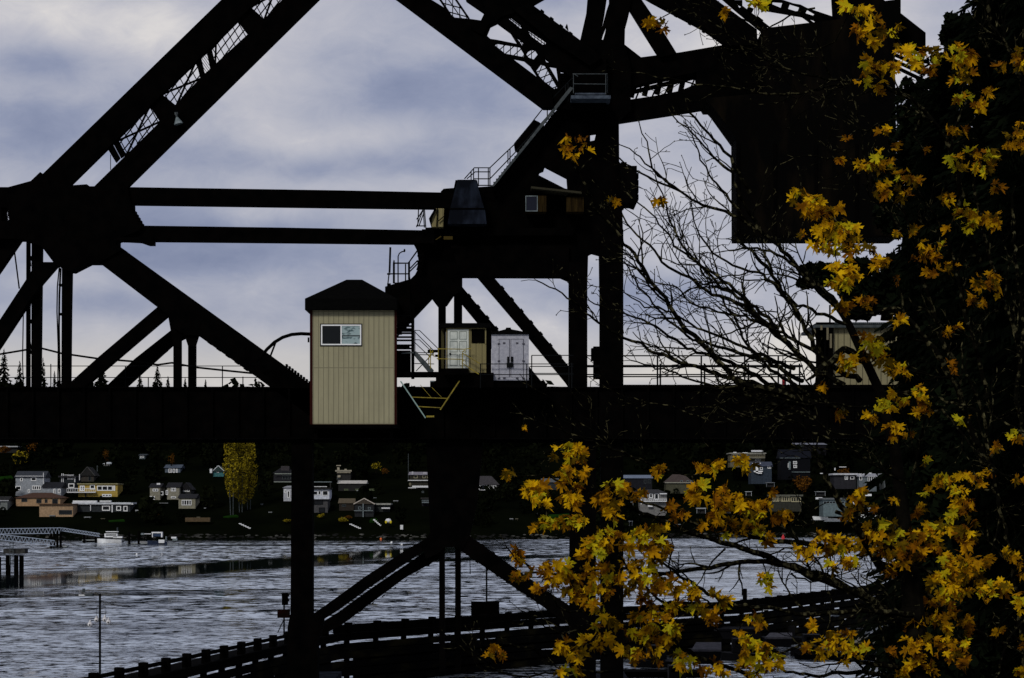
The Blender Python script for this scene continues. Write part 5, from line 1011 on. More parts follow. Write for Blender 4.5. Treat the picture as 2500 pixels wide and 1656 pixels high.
for k, (px, py, rx, ry, D) in enumerate(((566,1130,22,72,672),(588,1140,22,78,676),(608,1150,18,66,680))):
    c = P(px, py, D); s = D/F; t_ = thing('poplar_tree', P(px, 1255, D), ('tall yellow poplar, leftmost and fullest of the three by the shore','middle yellow poplar of the three by the shore','narrow olive yellow poplar, rightmost of the three')[k], 'tree', 'yellow poplars by the far shore')
    m_ = MB()
    for i in range(46):
        f = rg.uniform(-1, 1); ww = rx*s*(1-abs(f)**3*.6)
        leafball(m_, c + Vector((rg.uniform(-.8,.8)*ww, rg.uniform(-.8,.8)*ww, f*ry*s)), 1.0, 1.0, 1.9, 60, .26, rg)
    m_.build('crown', 'poplar', t_)
    for j in (-1, 1): MB().tube([P(px+j*3, 1258, D), P(px+j*6-2, py, D)], [.14,.06], 6).build('trunk', 'galvd', t_)
for px, py, rx, ry, D, mm, lb in ((52,1118,24,20,Dt(1150),'poplar','golden tree at upper left beside the dark roof'),(80,1090,18,18,Dt(1130),'autumn','dim orange tree above the golden one at upper left'),(12,1098,22,9,Dt(1125),'autumn','dark red shrub at the upper left edge'),
        (258,1110,9,18,Dt(1140),'autumn','orange tree above the tiny white roofed house'),(418,1120,10,16,Dt(1150),'autumn','rusty tree behind the small pale blue house'),(918,1136,15,13,Dt(1165),'poplar','yellow tree high right of the pier'),(940,1150,10,9,Dt(1170),'autumn','dim ochre tree below the high yellow tree'),
        (1960,1180,26,22,Dt(1212),'autumn','dark red tree above the beige window row'),(2060,1150,16,12,Dt(1170),'autumn','red shrub beside the white roofed house'),(784,1259,10,5,Dt(1268),'poplar','low golden shrub below the grey lower storey'),(838,1270,16,7,Dt(1280),'poplar','wide yellow shrub by the white stairs'),(850,1262,10,5,Dt(1272),'autumn','orange shrub above the wide yellow shrub'),(376,1258,14,6,Dt(1266),'autumn','dim olive shrub below the small cottage'),(700,1271,14,4,Dt(1278),'poplar','low olive shrub left of the bridge pier')):
    round_tree(px, py, rx, ry, D, mm, lb, rg, 'autumn_shrub' if ry < 10 else 'autumn_tree', 220, 'shrub' if ry < 10 else 'tree', trunk=ry >= 10)
# ================================================================ near trees
rt = random.Random(11)
GB = MB(); DM = 21.0
LIMB_PTS = []                    # (px, py, D, radius px) samples to hang leaf twigs from
def limb(pts, r0, r1, D0_, D1_=None, kids=True, dens=1.0, sky=True, mb=None, kink=2.2):
    "a traced branch: photo points from its thick end to its tip"
    mb = mb or GB; D1_ = D0_ if D1_ is None else D1_
    # resample with a little crookedness
    seg = [];
    for i in range(len(pts)-1):
        a, b_ = pts[i], pts[i+1]; n_ = max(1, int(math.hypot(b_[0]-a[0], b_[1]-a[1])/16))
        for k in range(n_): seg.append(lerp(a, b_, k/n_))
    seg.append(pts[-1]); n_ = len(seg)
    S = [];
    for i, q in enumerate(seg):
        f = i/(n_-1); jx, jy = (rt.gauss(0, kink), rt.gauss(0, kink)) if 0 < i < n_-1 else (0, 0)
        S.append((q[0]+jx, q[1]+jy, D0_+(D1_-D0_)*f + (rt.gauss(0, .02) if i else 0), (r0+(r1-r0)*f**.8)))
    mb.tube([P(a, b_, d) for a, b_, d, r in S], [r*1.35*d/F for a, b_, d, r in S], 5)
    LIMB_PTS.extend(S)
    if kids:
        for i in range(2, n_-1):
            if rt.random() < .40*dens:
                a, b_, d, r = S[i]; dx, dy = S[i+1][0]-S[i-1][0], S[i+1][1]-S[i-1][1]; ang = math.atan2(dy, dx)
                sd_ = rt.choice((-1, 1)); twig(mb, a, b_, d, ang + sd_*rt.uniform(.3, .85), rt.uniform(50, 150)*(.55 if i > n_*.75 else 1), min(r*.55, 2.4), 0)
        # forked tip
        a, b_, d, r = S[-1]; ang = math.atan2(S[-1][1]-S[-2][1], S[-1][0]-S[-2][0])
        for s_ in (-.4, .35): twig(mb, a, b_, d, ang+s_, rt.uniform(14, 40), max(.8, r*.7), 2)
    return S
def twig(mb, x_, y_, d, ang, ln, r, lvl):
    n_ = max(2, int(ln/13)); pts = [(x_, y_, d)]; rs = [r*d/F]
    up = -math.pi/2 if rt.random() < .62 else ang
    dd = rt.gauss(0, .012)
    for i in range(n_):
        df = math.atan2(math.sin(up-ang), math.cos(up-ang)); ang += df*.045 + rt.gauss(0, .16)
        x_ += math.cos(ang)*ln/n_; y_ += math.sin(ang)*ln/n_; d += dd
        pts.append((x_, y_, d)); rs.append(max(.75, 1.35*r*(1-.6*(i+1)/n_))*d/F)
        if lvl < 2 and rt.random() < (.42 if lvl == 0 else .3):
            twig(mb, x_, y_, d, ang+rt.choice((-1,1))*rt.uniform(.4,1.0), ln*rt.uniform(.25,.5), max(.5, r*.6), lvl+1)
    mb.tube([P(*p) for p in pts], rs, 4, cap=False)
    # knobby bud end
    if rt.random() < .6: e = pts[-1]; mb.ball(P(*e), 1.5*e[2]/F, 1.5*e[2]/F, 2.0*e[2]/F, 5, 3)
trunkP = [(2262,1900),(2250,1660),(2236,1560),(2225,1437),(2212,1320),(2198,1200),(2185,1100),(2150,960),(2114,883),(2072,791),(2030,725),(2015,714)]
maple = thing('maple_tree', P(2262, 1900, 22), 'large leaning maple in front at the right with bare twigs and yellow leaf clumps', 'tree')
tk = MB(); 
S = [(a, b_, 22.0) for a, b_ in trunkP]; rr = [34,31,29,26,19,16,14,12,11,9,7,5]
tk.tube([P(*q) for q in S], [r_*22/F for r_ in rr], 9); tk.build('trunk', 'barkd', maple)
# limbs against the sky (thick end first)
limb([(2114,883),(2060,850),(1997,909)], 8, 6, 22, 21.5, dens=.3)
limb([(1990,985),(1900,960),(1802,932),(1729,852),(1668,795),(1622,726),(1568,653),(1526,592),(1490,546),(1446,500),(1420,440),(1397,395)], 7, 2, 21.5, 20, dens=1)
limb([(2060,940),(1997,909),(1909,829),(1859,779),(1798,737),(1737,718),(1683,680),(1630,653),(1584,600),(1530,546),(1512,505)], 6, 1.5, 21.5, 20.5, dens=1.3)
limb([(1950,860),(1909,829),(1863,783),(1813,726),(1767,684),(1721,657),(1668,603),(1637,538),(1615,470),(1600,430)], 5, 1.2, 21.2, 20.5, dens=1.3)
limb([(2060,1000),(1960,960),(1878,936),(1783,886),(1675,848),(1618,806),(1568,783),(1520,764),(1470,748),(1440,735)], 6, 1.2, 22, 20.8, dens=1.4)
limb([(1990,1000),(1900,970),(1836,936),(1760,915),(1698,894),(1641,879),(1599,863),(1565,841),(1522,825),(1461,791),(1400,737),(1370,715),(1310,685)], 6, 1.2, 22, 20.2, dens=.8)
limb([(2100,930),(2040,900),(1997,863),(1955,775),(1920,730),(1886,676),(1871,653),(1836,615),(1802,588)], 6, 2.5, 22, 21.3, dens=1)
limb([(2015,714),(1960,660),(1900,600),(1850,560),(1788,525),(1731,507),(1660,468),(1616,449),(1553,417),(1512,386)], 5, 1.5, 22, 20.5, dens=.7)
limb([(1850,560),(1810,480),(1784,422),(1745,383),(1706,340),(1660,298),(1640,280)], 4, 1.2, 21.3, 20.8, dens=.8)
limb([(1830,470),(1784,383),(1756,355),(1731,330),(1713,305),(1681,273)], 4, 2, 21.3, 20.9, dens=1)
limb([(1840,560),(1800,510),(1784,486),(1731,426),(1713,390),(1690,330)], 3, 1.2, 21.3, 20.9, dens=1)
limb([(1660,467),(1623,442),(1602,421),(1553,372),(1514,354)], 2.5, 1, 20.8, 20.4, dens=.6)
limb([(1640,458),(1620,442),(1595,410),(1584,368),(1570,326),(1561,302)], 2.5, 1, 20.8, 20.4, dens=.7)
limb([(1997,863),(1940,830),(1880,800),(1820,770),(1750,760),(1690,740),(1650,700),(1600,690)], 4, 1.2, 21.5, 20.6, dens=1.4)
limb([(1955,775),(1900,700),(1850,660),(1790,650),(1740,620),(1700,560),(1690,520)], 4, 1.2, 21.6, 20.9, dens=1.2)
limb([(2050,760),(1990,700),(1930,640),(1880,612),(1830,606),(1780,612)], 5, 1.6, 22, 21.3, dens=1.6)
limb([(2072,791),(2010,770),(1950,745),(1900,700),(1880,650),(1860,620)], 4, 1.5, 22, 21.3, dens=1.2)
limb([(1940,900),(1850,860),(1780,830),(1700,800),(1640,760),(1560,740),(1525,715)], 4, 1.2, 21.6, 20.9, dens=1.3)
limb([(1960,930),(1870,880),(1770,850),(1690,830),(1620,770),(1560,700),(1525,640)], 4.5, 1.3, 21.6, 20.8, dens=1)
limb([(1900,800),(1830,740),(1760,700),(1700,640),(1650,600),(1590,520),(1530,470)], 4, 1.2, 21.4, 20.8, dens=1)
limb([(1990,1020),(1880,980),(1790,960),(1700,930),(1620,900),(1540,880)], 4, 1.2, 21.6, 20.9, dens=1.2)
limb([(1970,960),(1880,900),(1820,840),(1790,770),(1740,700),(1720,640)], 4, 1.2, 21.6, 21.0, dens=1.2)
# pale branches across the counterweight
limb([(2230,240),(2150,205),(2086,195),(2018,193),(1958,181),(1887,156),(1816,121),(1763,71),(1724,50),(1660,20)], 3, 1.2, 22, 21, dens=.9)
limb([(2160,212),(2086,202),(2015,215),(1951,229),(1873,231),(1802,216),(1667,199),(1560,178),(1500,170)], 3.2, 1, 22, 20.6, dens=1)
limb([(2040,100),(2000,120),(1965,138),(1915,145),(1880,138),(1827,103),(1790,80),(1740,85)], 2.2, 1, 21.4, 21, dens=1)
limb([(2030,192),(2018,160),(2010,130),(1996,105),(1992,80)], 2, 1, 21.4, 21, dens=.6)
limb([(1990,20),(1940,30),(1870,75),(1800,40),(1700,0)], 2, 1, 21.4, 21, dens=1)
limb([(2390,640),(2359,560),(2334,397),(2309,337),(2277,295),(2228,245),(2171,216),(2120,150)], 7, 3, 22.5, 21.6, dens=.5)
limb([(2230,330),(2250,275),(2190,290),(2145,300),(2120,315),(2095,312),(2060,280)], 2.4, 1.2, 21.8, 21.2, dens=.6)
limb([(2160,385),(2100,392),(2030,388),(1960,380),(1940,385)], 2, 1, 21.6, 21, dens=.7)
limb([(2200,560),(2120,480),(2110,360),(2090,260),(2075,215)], 2, 1, 21.8, 21.3, dens=.8)
# stems behind, right part
for pts, r0, r1 in (([(2420,1170),(2359,1017),(2336,940),(2302,887),(2267,837),(2225,783),(2180,755),(2110,765)], 8, 4), ([(2330,880),(2305,850),(2287,783),(2258,700),(2233,607),(2217,540),(2190,470),(2180,390)], 4.5, 2),
                    ([(2420,1000),(2400,920),(2378,837),(2350,741),(2330,640),(2310,560),(2250,480)], 4.5, 2), ([(2560,1000),(2500,870),(2460,765),(2440,700),(2420,640),(2400,560),(2380,470),(2370,380)], 5, 2.5),
                    ([(2440,1230),(2412,1140),(2405,1040),(2392,980),(2360,915)], 4, 2.5), ([(2290,1200),(2430,1195),(2440,1260),(2425,1340),(2412,1370)], 2, 1.2), ([(2500,1640),(2490,1500),(2470,1380),(2450,1280),(2430,1190),(2420,1100)], 5, 2.5),
                    ([(2550,1200),(2500,1080),(2480,960),(2500,800),(2480,640),(2470,480)], 5, 2.5), ([(2440,170),(2390,90),(2420,20),(2440,-40)], 3, 2), ([(2560,420),(2520,300),(2470,130),(2420,60),(2410,-20)], 5, 3),
                    ([(2150,960),(2250,960),(2330,985),(2420,1010),(2530,1080)], 2.5, 1.5), ([(2240,1437),(2330,1500),(2420,1560),(2560,1620)], 4, 2), ([(2560,1560),(2530,1480),(2460,1560),(2430,1656)], 3, 2), ([(2225,1180),(2260,1010),(2300,1000),(2380,1100),(2450,1160)], 3, 1.5)):
    limb(pts, r0, r1, 22.6, 22.2, dens=.55)
# thin branches over the dark deck
for pts in ([(2120,1120),(2000,1060),(1900,1010),(1805,1020),(1760,1035),(1700,1015),(1640,990),(1580,985),(1530,965),(1470,945)], [(2150,1000),(2050,985),(1960,985),(1880,965),(1830,962),(1790,930)], [(2180,1090),(2100,1060),(2040,1060),(1960,1010),(1870,1020),(1780,1010)],
            [(1560,1125),(1500,1100),(1440,1050),(1380,1000),(1330,965),(1290,940)], [(1640,1150),(1560,1120),(1480,1090),(1400,1060),(1330,1040),(1272,1010)], [(2210,1180),(2120,1130),(2090,1100),(2010,1095),(1960,1100)],
            [(1500,1640),(1400,1640),(1330,1645),(1290,1655),(1220,1640),(1150,1600),(1110,1570),(1095,1560)], [(1320,1600),(1300,1580),(1250,1575),(1200,1570),(1180,1545),(1170,1535)], [(1480,1600),(1430,1560),(1420,1540),(1370,1545),(1320,1525),(1280,1500),(1270,1490)],
            [(1480,1500),(1440,1495),(1390,1492),(1360,1480),(1345,1450)], [(1300,1390),(1280,1375),(1255,1360),(1240,1340),(1236,1335)]):
    limb(pts, 2.6, 1, 21.3, 20.4, dens=.5)
# lower heavy limbs over the water
L1 = limb([(2230,1540),(2150,1480),(2066,1433),(2000,1437-20),(1922,1379),(1856,1352),(1763,1324),(1678,1297),(1566,1251),(1500,1225),(1420,1200),(1340,1160)], 10, 2, 22, 20, dens=.35)
limb([(2210,1400),(2147,1378),(2109,1313),(2047,1220),(2010,1150),(1990,1100)], 11, 3, 22, 21.4, dens=.4)
limb([(2120,1345),(2050,1335),(2000,1334),(1879,1320),(1786,1297),(1700,1280),(1620,1240),(1560,1225)], 7, 2, 22, 20.6, dens=.6)
limb([(2066,1433),(2000,1400),(1940,1385),(1879,1369),(1806,1371),(1732,1386),(1678,1392),(1610,1400),(1543,1390),(1480,1385),(1380,1400),(1290,1400)], 6.5, 2, 21.6, 20, dens=.5)
limb([(2230,1500),(2100,1490),(1980,1500),(1786,1475),(1720,1473),(1620,1471),(1590,1450),(1547,1409),(1520,1370),(1500,1330)], 6, 2, 21.8, 20.3, dens=.4)
limb([(1760,1470),(1700,1430),(1660,1405),(1600,1360),(1560,1320)], 4, 1.6, 20.8, 20.4, dens=.4)
limb([(1770,1340),(1740,1370),(1720,1400),(1700,1430)], 2, 1, 20.8, 20.5, dens=.5)
limb([(1640,1400),(1632,1380),(1640,1340),(1640,1310),(1660,1300)], 2, 1, 20.6, 20.4, dens=.3)
limb([(2240,1640),(2120,1620),(2000,1600),(1960,1570),(1900,1600),(1850,1640)], 5, 2, 22, 21, dens=.6)
limb([(2200,1656),(2100,1640),(2000,1650),(1920,1640),(1850,1600)], 5, 2, 22, 21, dens=.6)
limb([(1900,1690),(1800,1640),(1700,1600),(1620,1560),(1540,1530),(1440,1520)], 5, 2, 21.6, 20.6, dens=.4)
limb([(1960,1600),(2020,1560),(2060,1520),(2090,1500)], 3, 1.5, 21.4, 21, dens=.5)
limb([(2040,1250),(2090,1270),(2180,1340),(2260,1390),(2330,1420),(2420,1450)], 4, 1.5, 22, 21.4, dens=.6)
limb([(1930,1400),(1980,1420),(2040,1405),(2090,1390)], 2, 1, 21.4, 21.2, dens=1.2)
limb([(1960,1330),(1900,1345),(1860,1365),(1820,1330)], 2, 1, 21.4, 21, dens=1.4)
# leaves: five-lobed, folded, hanging
LOBE = [(0,-.06),(.10,-.03),(.30,-.16),(.33,-.04),(.52,-.02),(.36,.10),(.27,.16),(.42,.24),(.60,.34),(.46,.42),(.40,.52),(.26,.40),(.17,.36),(.16,.55),(.20,.66),(.09,.74),(0,.98)]
LOBE = LOBE + [(-a, b_) for a, b_ in LOBE[-2:0:-1]]
def leaf(mb, px, py, d, size, mi, rg, hang=None):
    a = rg.uniform(math.pi*.6, math.pi*1.4) if hang is None else hang     # which way the tip points
    yaw = rg.gauss(0, 1.0); tilt = rg.gauss(0, .7); fold = rg.uniform(.2, .9); curl = rg.uniform(-.3, .9)
    Rm = Matrix.Rotation(yaw, 3, 'Z') @ Matrix.Rotation(tilt, 3, 'X') @ Matrix.Rotation(a, 3, 'Y')
    c = P(px, py, d); k = len(mb.v); s = size*d/F
    sx_ = rg.uniform(.8, 1.1)
    mb.v.append(c + Rm @ Vector((0, 0, .12*s)))
    for u, v in LOBE:
        u2 = (u*sx_ + rg.gauss(0, .02)); mb.v.append(c + Rm @ Vector((u2*s, (-abs(u)*fold - curl*v*v*.6 + rg.gauss(0, .02))*s, (v+rg.gauss(0, .015))*s)))
    n_ = len(LOBE)
    for i in range(n_): mb.face([k, k+1+i, k+1+(i+1) % n_], mi)
rl = random.Random(5)
LV = MB(); NL = 0
CL = [(1408,362,34,30,9,'a'),(1590,56,16,10,3,'a'),(1618,66,8,12,2,'b'),(1765,34,10,9,1,'a'),(1852,14,14,12,2,'o'),(1845,3,8,8,1,'a'),
 (2080,20,30,18,4,'g'),(2115,55,38,35,8,'g'),(2100,85,22,22,4,'a'),(2140,95,25,22,4,'a'),(2180,80,20,14,2,'o'),(2125,165,28,22,4,'g'),(2155,180,40,26,7,'g'),(2105,195,16,14,2,'o'),(2150,220,10,14,1,'a'),(2205,118,28,18,4,'g'),(2232,145,20,18,3,'g'),(2240,150,22,18,3,'o'),
 (2280,125,30,14,3,'b'),(2330,125,20,12,3,'o'),(2290,150,14,10,2,'o'),(2340,165,28,18,4,'g'),(2372,140,16,12,2,'b'),(2330,200,14,10,2,'g'),(2360,200,14,12,2,'g'),(2350,240,24,10,3,'o'),(2390,260,18,18,3,'a'),(2405,228,6,6,1,'a'),(2490,160,10,14,2,'a'),
 (2160,322,22,10,2,'a'),(2320,322,14,6,2,'a'),(2345,325,12,6,1,'a'),(2067,343,6,6,1,'a'),(2050,392,16,10,2,'a'),(2185,360,10,12,1,'a'),(2150,390,34,24,6,'o'),(2140,410,22,14,3,'a'),(2105,405,12,10,2,'a'),(2190,430,30,12,3,'o'),(2150,465,26,20,4,'a'),(2205,480,14,14,2,'a'),(2230,440,26,10,3,'b'),(2340,400,30,20,4,'o'),(2390,385,34,18,4,'a'),(2400,410,34,20,5,'o'),(2420,385,16,10,2,'o'),(2430,460,14,18,2,'b'),(2310,490,16,16,3,'a'),(2480,330,22,14,3,'a'),(2460,355,12,8,2,'a'),(2495,310,10,10,1,'a'),
 (1955,480,22,22,5,'g'),(1985,500,26,22,6,'g'),(1978,520,26,18,4,'a'),(1998,535,26,22,5,'a'),(2030,520,20,14,3,'a'),(2060,560,34,24,7,'g'),(2010,570,30,26,6,'g'),(2070,590,30,24,6,'g'),(2000,605,22,18,4,'g'),(2040,610,30,20,5,'o'),(2085,615,24,16,4,'a'),(2050,655,34,22,7,'g'),(2090,665,24,20,4,'g'),(2060,685,30,20,5,'g'),(2075,700,20,12,3,'o'),(2035,705,14,12,2,'g'),(1958,580,8,6,1,'b'),
 (2128,615,14,12,2,'b'),(2150,645,28,16,4,'a'),(2135,655,10,12,1,'a'),(2165,642,10,10,1,'a'),(2190,572,12,6,2,'a'),(2230,568,12,6,2,'a'),(2265,625,24,14,4,'b'),(2280,632,14,12,2,'a'),(2275,672,16,10,2,'a'),(2320,662,16,12,2,'b'),(2230,635,8,6,1,'a'),
 (2350,518,30,20,5,'o'),(2390,545,26,18,4,'o'),(2420,540,20,14,3,'a'),(2360,560,12,10,1,'o'),(2395,690,22,20,3,'a'),(2425,695,22,14,3,'b'),(2435,720,6,6,1,'a'),(2375,740,12,14,2,'a'),(2312,812,10,5,1,'g'),(2336,800,5,8,1,'g'),
 (2060,752,16,14,3,'a'),(2105,740,16,18,3,'b'),(2115,835,16,14,3,'b'),(2140,850,34,14,5,'o'),(2120,870,12,12,2,'a'),(2070,888,26,20,4,'g'),(2062,895,16,14,3,'g'),(2165,885,22,16,4,'g'),(2172,908,14,10,2,'g'),(2205,910,20,16,4,'g'),(2320,898,12,12,3,'b'),
 (2240,955,18,12,3,'g'),(2175,970,26,14,4,'g'),(2160,995,20,18,4,'g'),(2125,1018,14,14,3,'g'),(2205,990,24,16,3,'g'),(2240,978,12,6,2,'g'),(2245,1015,10,12,2,'g'),(2270,990,14,8,2,'g'),(2057,1015,12,14,2,'a'),(2008,945,6,12,1,'b'),(2190,1062,18,20,4,'a'),(2218,1068,8,5,1,'a'),
 (1395,1092,30,12,4,'g'),(1372,1108,22,14,3,'g'),(1410,1115,24,18,4,'g'),(1400,1140,22,16,4,'a'),(1385,1165,24,18,4,'g'),(1425,1165,14,14,2,'a'),(1378,1185,16,10,2,'a'),(1245,1163,13,11,2,'a'),(1302,1185,14,16,3,'g'),(1290,1205,12,10,2,'g'),(1330,1200,20,18,4,'g'),(1310,1220,18,14,3,'g'),(1335,1235,16,10,2,'g'),(1418,1193,12,10,2,'a'),(1382,1222,18,14,3,'a'),(1400,1218,14,10,2,'g'),(1395,1235,14,8,2,'g'),
 (1335,1275,14,12,3,'o'),(1365,1280,20,10,3,'g'),(1325,1290,14,10,2,'g'),(1400,1275,20,14,4,'o'),(1310,1295,12,6,1,'g'),
 (1500,1195,24,14,4,'g'),(1470,1215,20,14,3,'a'),(1530,1205,24,16,4,'a'),(1560,1215,18,12,3,'b'),(1490,1240,26,14,4,'g'),(1455,1225,12,8,1,'a'),(1475,1255,20,10,3,'g'),(1500,1270,14,14,2,'g'),(1420,1280,12,10,2,'o'),
 (1735,1140,22,16,4,'g'),(1715,1150,12,12,2,'a'),(1760,1135,10,8,1,'g'),(1608,1150,12,10,2,'g'),(1606,1168,6,6,1,'g'),(1808,1130,20,12,3,'g'),(1828,1145,14,10,2,'g'),
 (1700,1190,20,14,4,'g'),(1690,1210,18,20,4,'g'),(1705,1230,16,16,3,'g'),(1760,1210,24,14,5,'a'),(1790,1225,30,16,6,'a'),(1750,1235,22,14,4,'a'),(1820,1240,26,16,6,'a'),(1860,1245,24,16,5,'g'),(1850,1265,24,14,4,'o'),(1880,1215,10,12,2,'a'),(1745,1265,26,12,4,'a'),(1630,1240,12,10,2,'b'),(1665,1255,18,14,3,'b'),(1780,1285,22,14,4,'a'),(1830,1290,26,14,5,'a'),(1730,1290,22,12,3,'a'),(1770,1310,18,8,2,'g'),(1900,1262,22,12,4,'b'),(1925,1258,10,8,2,'b'),(1802,1305,14,8,2,'g'),(1870,1320,16,16,3,'g'),(1850,1300,16,8,2,'o'),
 (1580,1295,22,16,4,'o'),(1565,1320,22,22,5,'o'),(1610,1310,22,26,5,'o'),(1590,1345,26,16,4,'a'),(1625,1335,12,20,3,'a'),(1545,1345,22,10,3,'g'),(1600,1372,24,12,3,'g'),(1615,1360,12,12,2,'a'),
 (1470,1310,22,18,4,'o'),(1440,1330,20,16,4,'o'),(1480,1335,24,20,5,'g'),(1455,1355,22,16,4,'o'),(1420,1360,14,14,2,'a'),(1500,1310,16,14,2,'a'),(1520,1330,12,12,2,'a'),
 (1262,1358,12,14,3,'b'),(1272,1372,8,10,2,'a'),(1350,1388,24,12,4,'a'),(1380,1385,14,10,2,'g'),(1330,1400,20,14,4,'a'),(1370,1410,24,16,5,'g'),(1400,1420,22,16,4,'a'),(1350,1430,24,14,4,'a'),(1318,1445,12,8,2,'b'),(1395,1445,22,12,4,'g'),(1268,1410,16,8,2,'b'),(1292,1402,10,6,1,'b'),(1430,1400,20,18,4,'a'),(1450,1430,24,18,5,'g'),(1420,1455,24,16,5,'a'),(1440,1475,18,14,3,'a'),(1470,1395,24,16,4,'a'),(1500,1420,26,18,5,'g'),(1480,1450,20,16,4,'a'),(1466,1490,16,8,2,'o'),
 (1540,1380,26,14,4,'g'),(1570,1395,24,14,4,'o'),(1560,1420,26,16,5,'o'),(1600,1415,22,16,4,'g'),(1545,1445,20,18,4,'a'),(1600,1445,16,14,3,'a'),(1580,1470,20,12,3,'b'),(1640,1430,16,16,3,'g'),(1655,1450,22,16,4,'a'),(1690,1440,22,16,4,'g'),(1700,1460,22,16,4,'a'),(1650,1475,16,12,3,'a'),(1740,1455,16,10,2,'a'),(1765,1468,14,8,2,'g'),(1760,1488,12,8,2,'o'),(1700,1490,26,14,4,'o'),(1740,1510,16,16,3,'b'),
 (1570,1510,24,12,4,'g'),(1610,1500,26,14,4,'g'),(1640,1490,20,12,3,'o'),(1590,1535,26,16,5,'g'),(1630,1525,26,14,4,'o'),(1580,1560,22,14,4,'g'),(1620,1565,22,16,4,'g'),(1550,1550,12,8,2,'o'),(1600,1590,16,12,2,'g'),(1645,1545,14,14,2,'a'),
 (1480,1515,20,8,3,'g'),(1455,1530,10,12,2,'g'),(1510,1535,16,10,2,'a'),(1535,1550,10,8,1,'b'),(1430,1565,18,10,3,'g'),(1470,1565,24,12,4,'g'),(1460,1580,18,10,3,'g'),(1380,1585,18,12,3,'g'),(1365,1572,8,6,1,'g'),(1405,1600,20,14,3,'g'),(1412,1615,10,8,1,'g'),(1390,1640,30,10,3,'g'),(1360,1645,16,6,2,'o'),
 (1535,1590,22,12,4,'g'),(1545,1605,16,14,2,'a'),(1570,1600,14,12,2,'a'),(1606,1615,10,8,1,'b'),(1670,1605,24,14,4,'o'),(1660,1630,20,14,3,'o'),(1690,1620,14,14,2,'o'),(1730,1640,20,10,3,'a'),(1760,1635,12,8,2,'a'),(1770,1650,10,8,1,'g'),
 (1855,1515,18,10,3,'a'),(1830,1510,8,6,1,'g'),(1860,1530,12,10,2,'a'),(1800,1550,12,6,1,'g'),(1820,1565,12,8,2,'o'),(1850,1580,18,16,4,'o'),(1830,1600,18,14,3,'g'),(1815,1625,18,12,3,'g'),(1870,1590,14,10,2,'o'),(1860,1620,24,14,4,'o'),(1890,1630,20,10,3,'g'),(1840,1650,24,8,3,'g'),(1900,1610,20,10,2,'g'),
 (2005,1310,18,14,4,'a'),(2000,1325,12,10,2,'g'),(2030,1318,12,10,2,'a'),(1960,1348,18,8,3,'a'),(1975,1362,10,8,2,'a'),(1988,1350,10,8,1,'g'),
 (2050,1330,24,14,5,'g'),(2040,1355,24,20,5,'g'),(2080,1340,22,24,5,'g'),(2030,1385,14,12,2,'g'),(2070,1370,16,18,3,'g'),(2090,1375,14,16,2,'o'),(2105,1350,14,10,2,'o'),(2125,1315,22,14,4,'g'),(2155,1320,24,16,4,'o'),(2145,1345,26,18,5,'a'),(2185,1345,26,22,5,'a'),(2185,1385,22,18,4,'a'),(2170,1400,14,10,2,'a'),(2200,1370,12,14,2,'b'),
 (2090,1230,16,20,4,'a'),(2080,1250,12,16,2,'b'),(2100,1210,8,14,2,'g'),(2060,1262,8,10,1,'b'),(2240,1258,14,14,3,'b'),(2248,1240,6,6,1,'a'),(2150,1287,16,8,2,'o'),(2185,1282,10,5,1,'g'),(2125,1290,6,10,1,'o'),
 (2275,1180,20,12,3,'g'),(2265,1200,12,14,2,'g'),(2310,1185,20,12,4,'o'),(2350,1165,16,8,2,'g'),(2385,1175,22,16,4,'g'),(2410,1155,10,5,1,'a'),(2345,1200,12,14,3,'g'),(2350,1230,14,14,3,'g'),(2335,1255,16,12,3,'g'),(2318,1270,8,14,2,'g'),(2400,1160,10,6,1,'a'),
 (2290,1295,24,14,5,'g'),(2275,1315,14,12,2,'g'),(2310,1290,12,8,2,'o'),(2240,1310,18,12,3,'a'),(2225,1350,26,16,4,'b'),(2260,1355,20,14,3,'b'),(2285,1345,16,16,3,'b'),(2350,1305,22,14,4,'b'),(2365,1320,14,14,2,'b'),(2352,1345,12,20,3,'b'),
 (2310,1380,16,16,3,'g'),(2340,1385,22,14,4,'g'),(2320,1400,20,12,3,'g'),(2370,1375,22,14,4,'g'),(2400,1375,16,14,3,'g'),(2290,1420,20,16,4,'g'),(2320,1430,16,16,3,'g'),(2345,1415,22,14,4,'g'),(2380,1410,24,16,4,'g'),(2350,1450,24,18,5,'o'),(2300,1455,16,12,3,'g'),(2270,1475,12,14,2,'a'),(2310,1480,12,14,2,'b'),(2395,1435,20,14,3,'g'),(2410,1460,22,16,3,'o'),(2430,1440,18,14,3,'g'),(2450,1435,12,12,2,'g'),
 (2270,1515,20,8,3,'g'),(2290,1525,8,10,2,'g'),(2300,1510,16,8,2,'g'),(2330,1500,10,5,1,'a'),(2235,1530,20,14,4,'a'),(2315,1535,14,12,3,'a'),(2355,1525,16,10,2,'b'),(2362,1545,12,10,2,'b'),(2455,1350,18,10,3,'a'),(2470,1365,12,8,2,'g'),(2490,1385,8,8,1,'b'),
 (2235,1570,26,10,4,'g'),(2225,1595,14,16,3,'g'),(2270,1565,14,12,2,'g'),(2290,1570,20,14,3,'g'),(2300,1595,14,12,2,'a'),(2260,1615,20,14,4,'a'),(2270,1635,14,10,2,'a'),(2330,1600,20,12,3,'b'),(2350,1590,16,12,2,'b'),(2355,1620,18,14,2,'b'),(2220,1635,20,14,4,'g'),(2200,1650,20,8,3,'g'),
 (2035,1560,20,16,4,'g'),(2020,1578,20,12,3,'g'),(2055,1575,22,18,4,'g'),(2070,1555,14,10,2,'a'),(1985,1590,20,10,3,'g'),(2010,1600,16,14,2,'a'),(1990,1532,12,5,2,'a'),(2095,1595,22,14,3,'g'),(2110,1590,12,10,1,'o'),(2060,1620,8,6,1,'a'),(1985,1535,8,6,1,'g'),
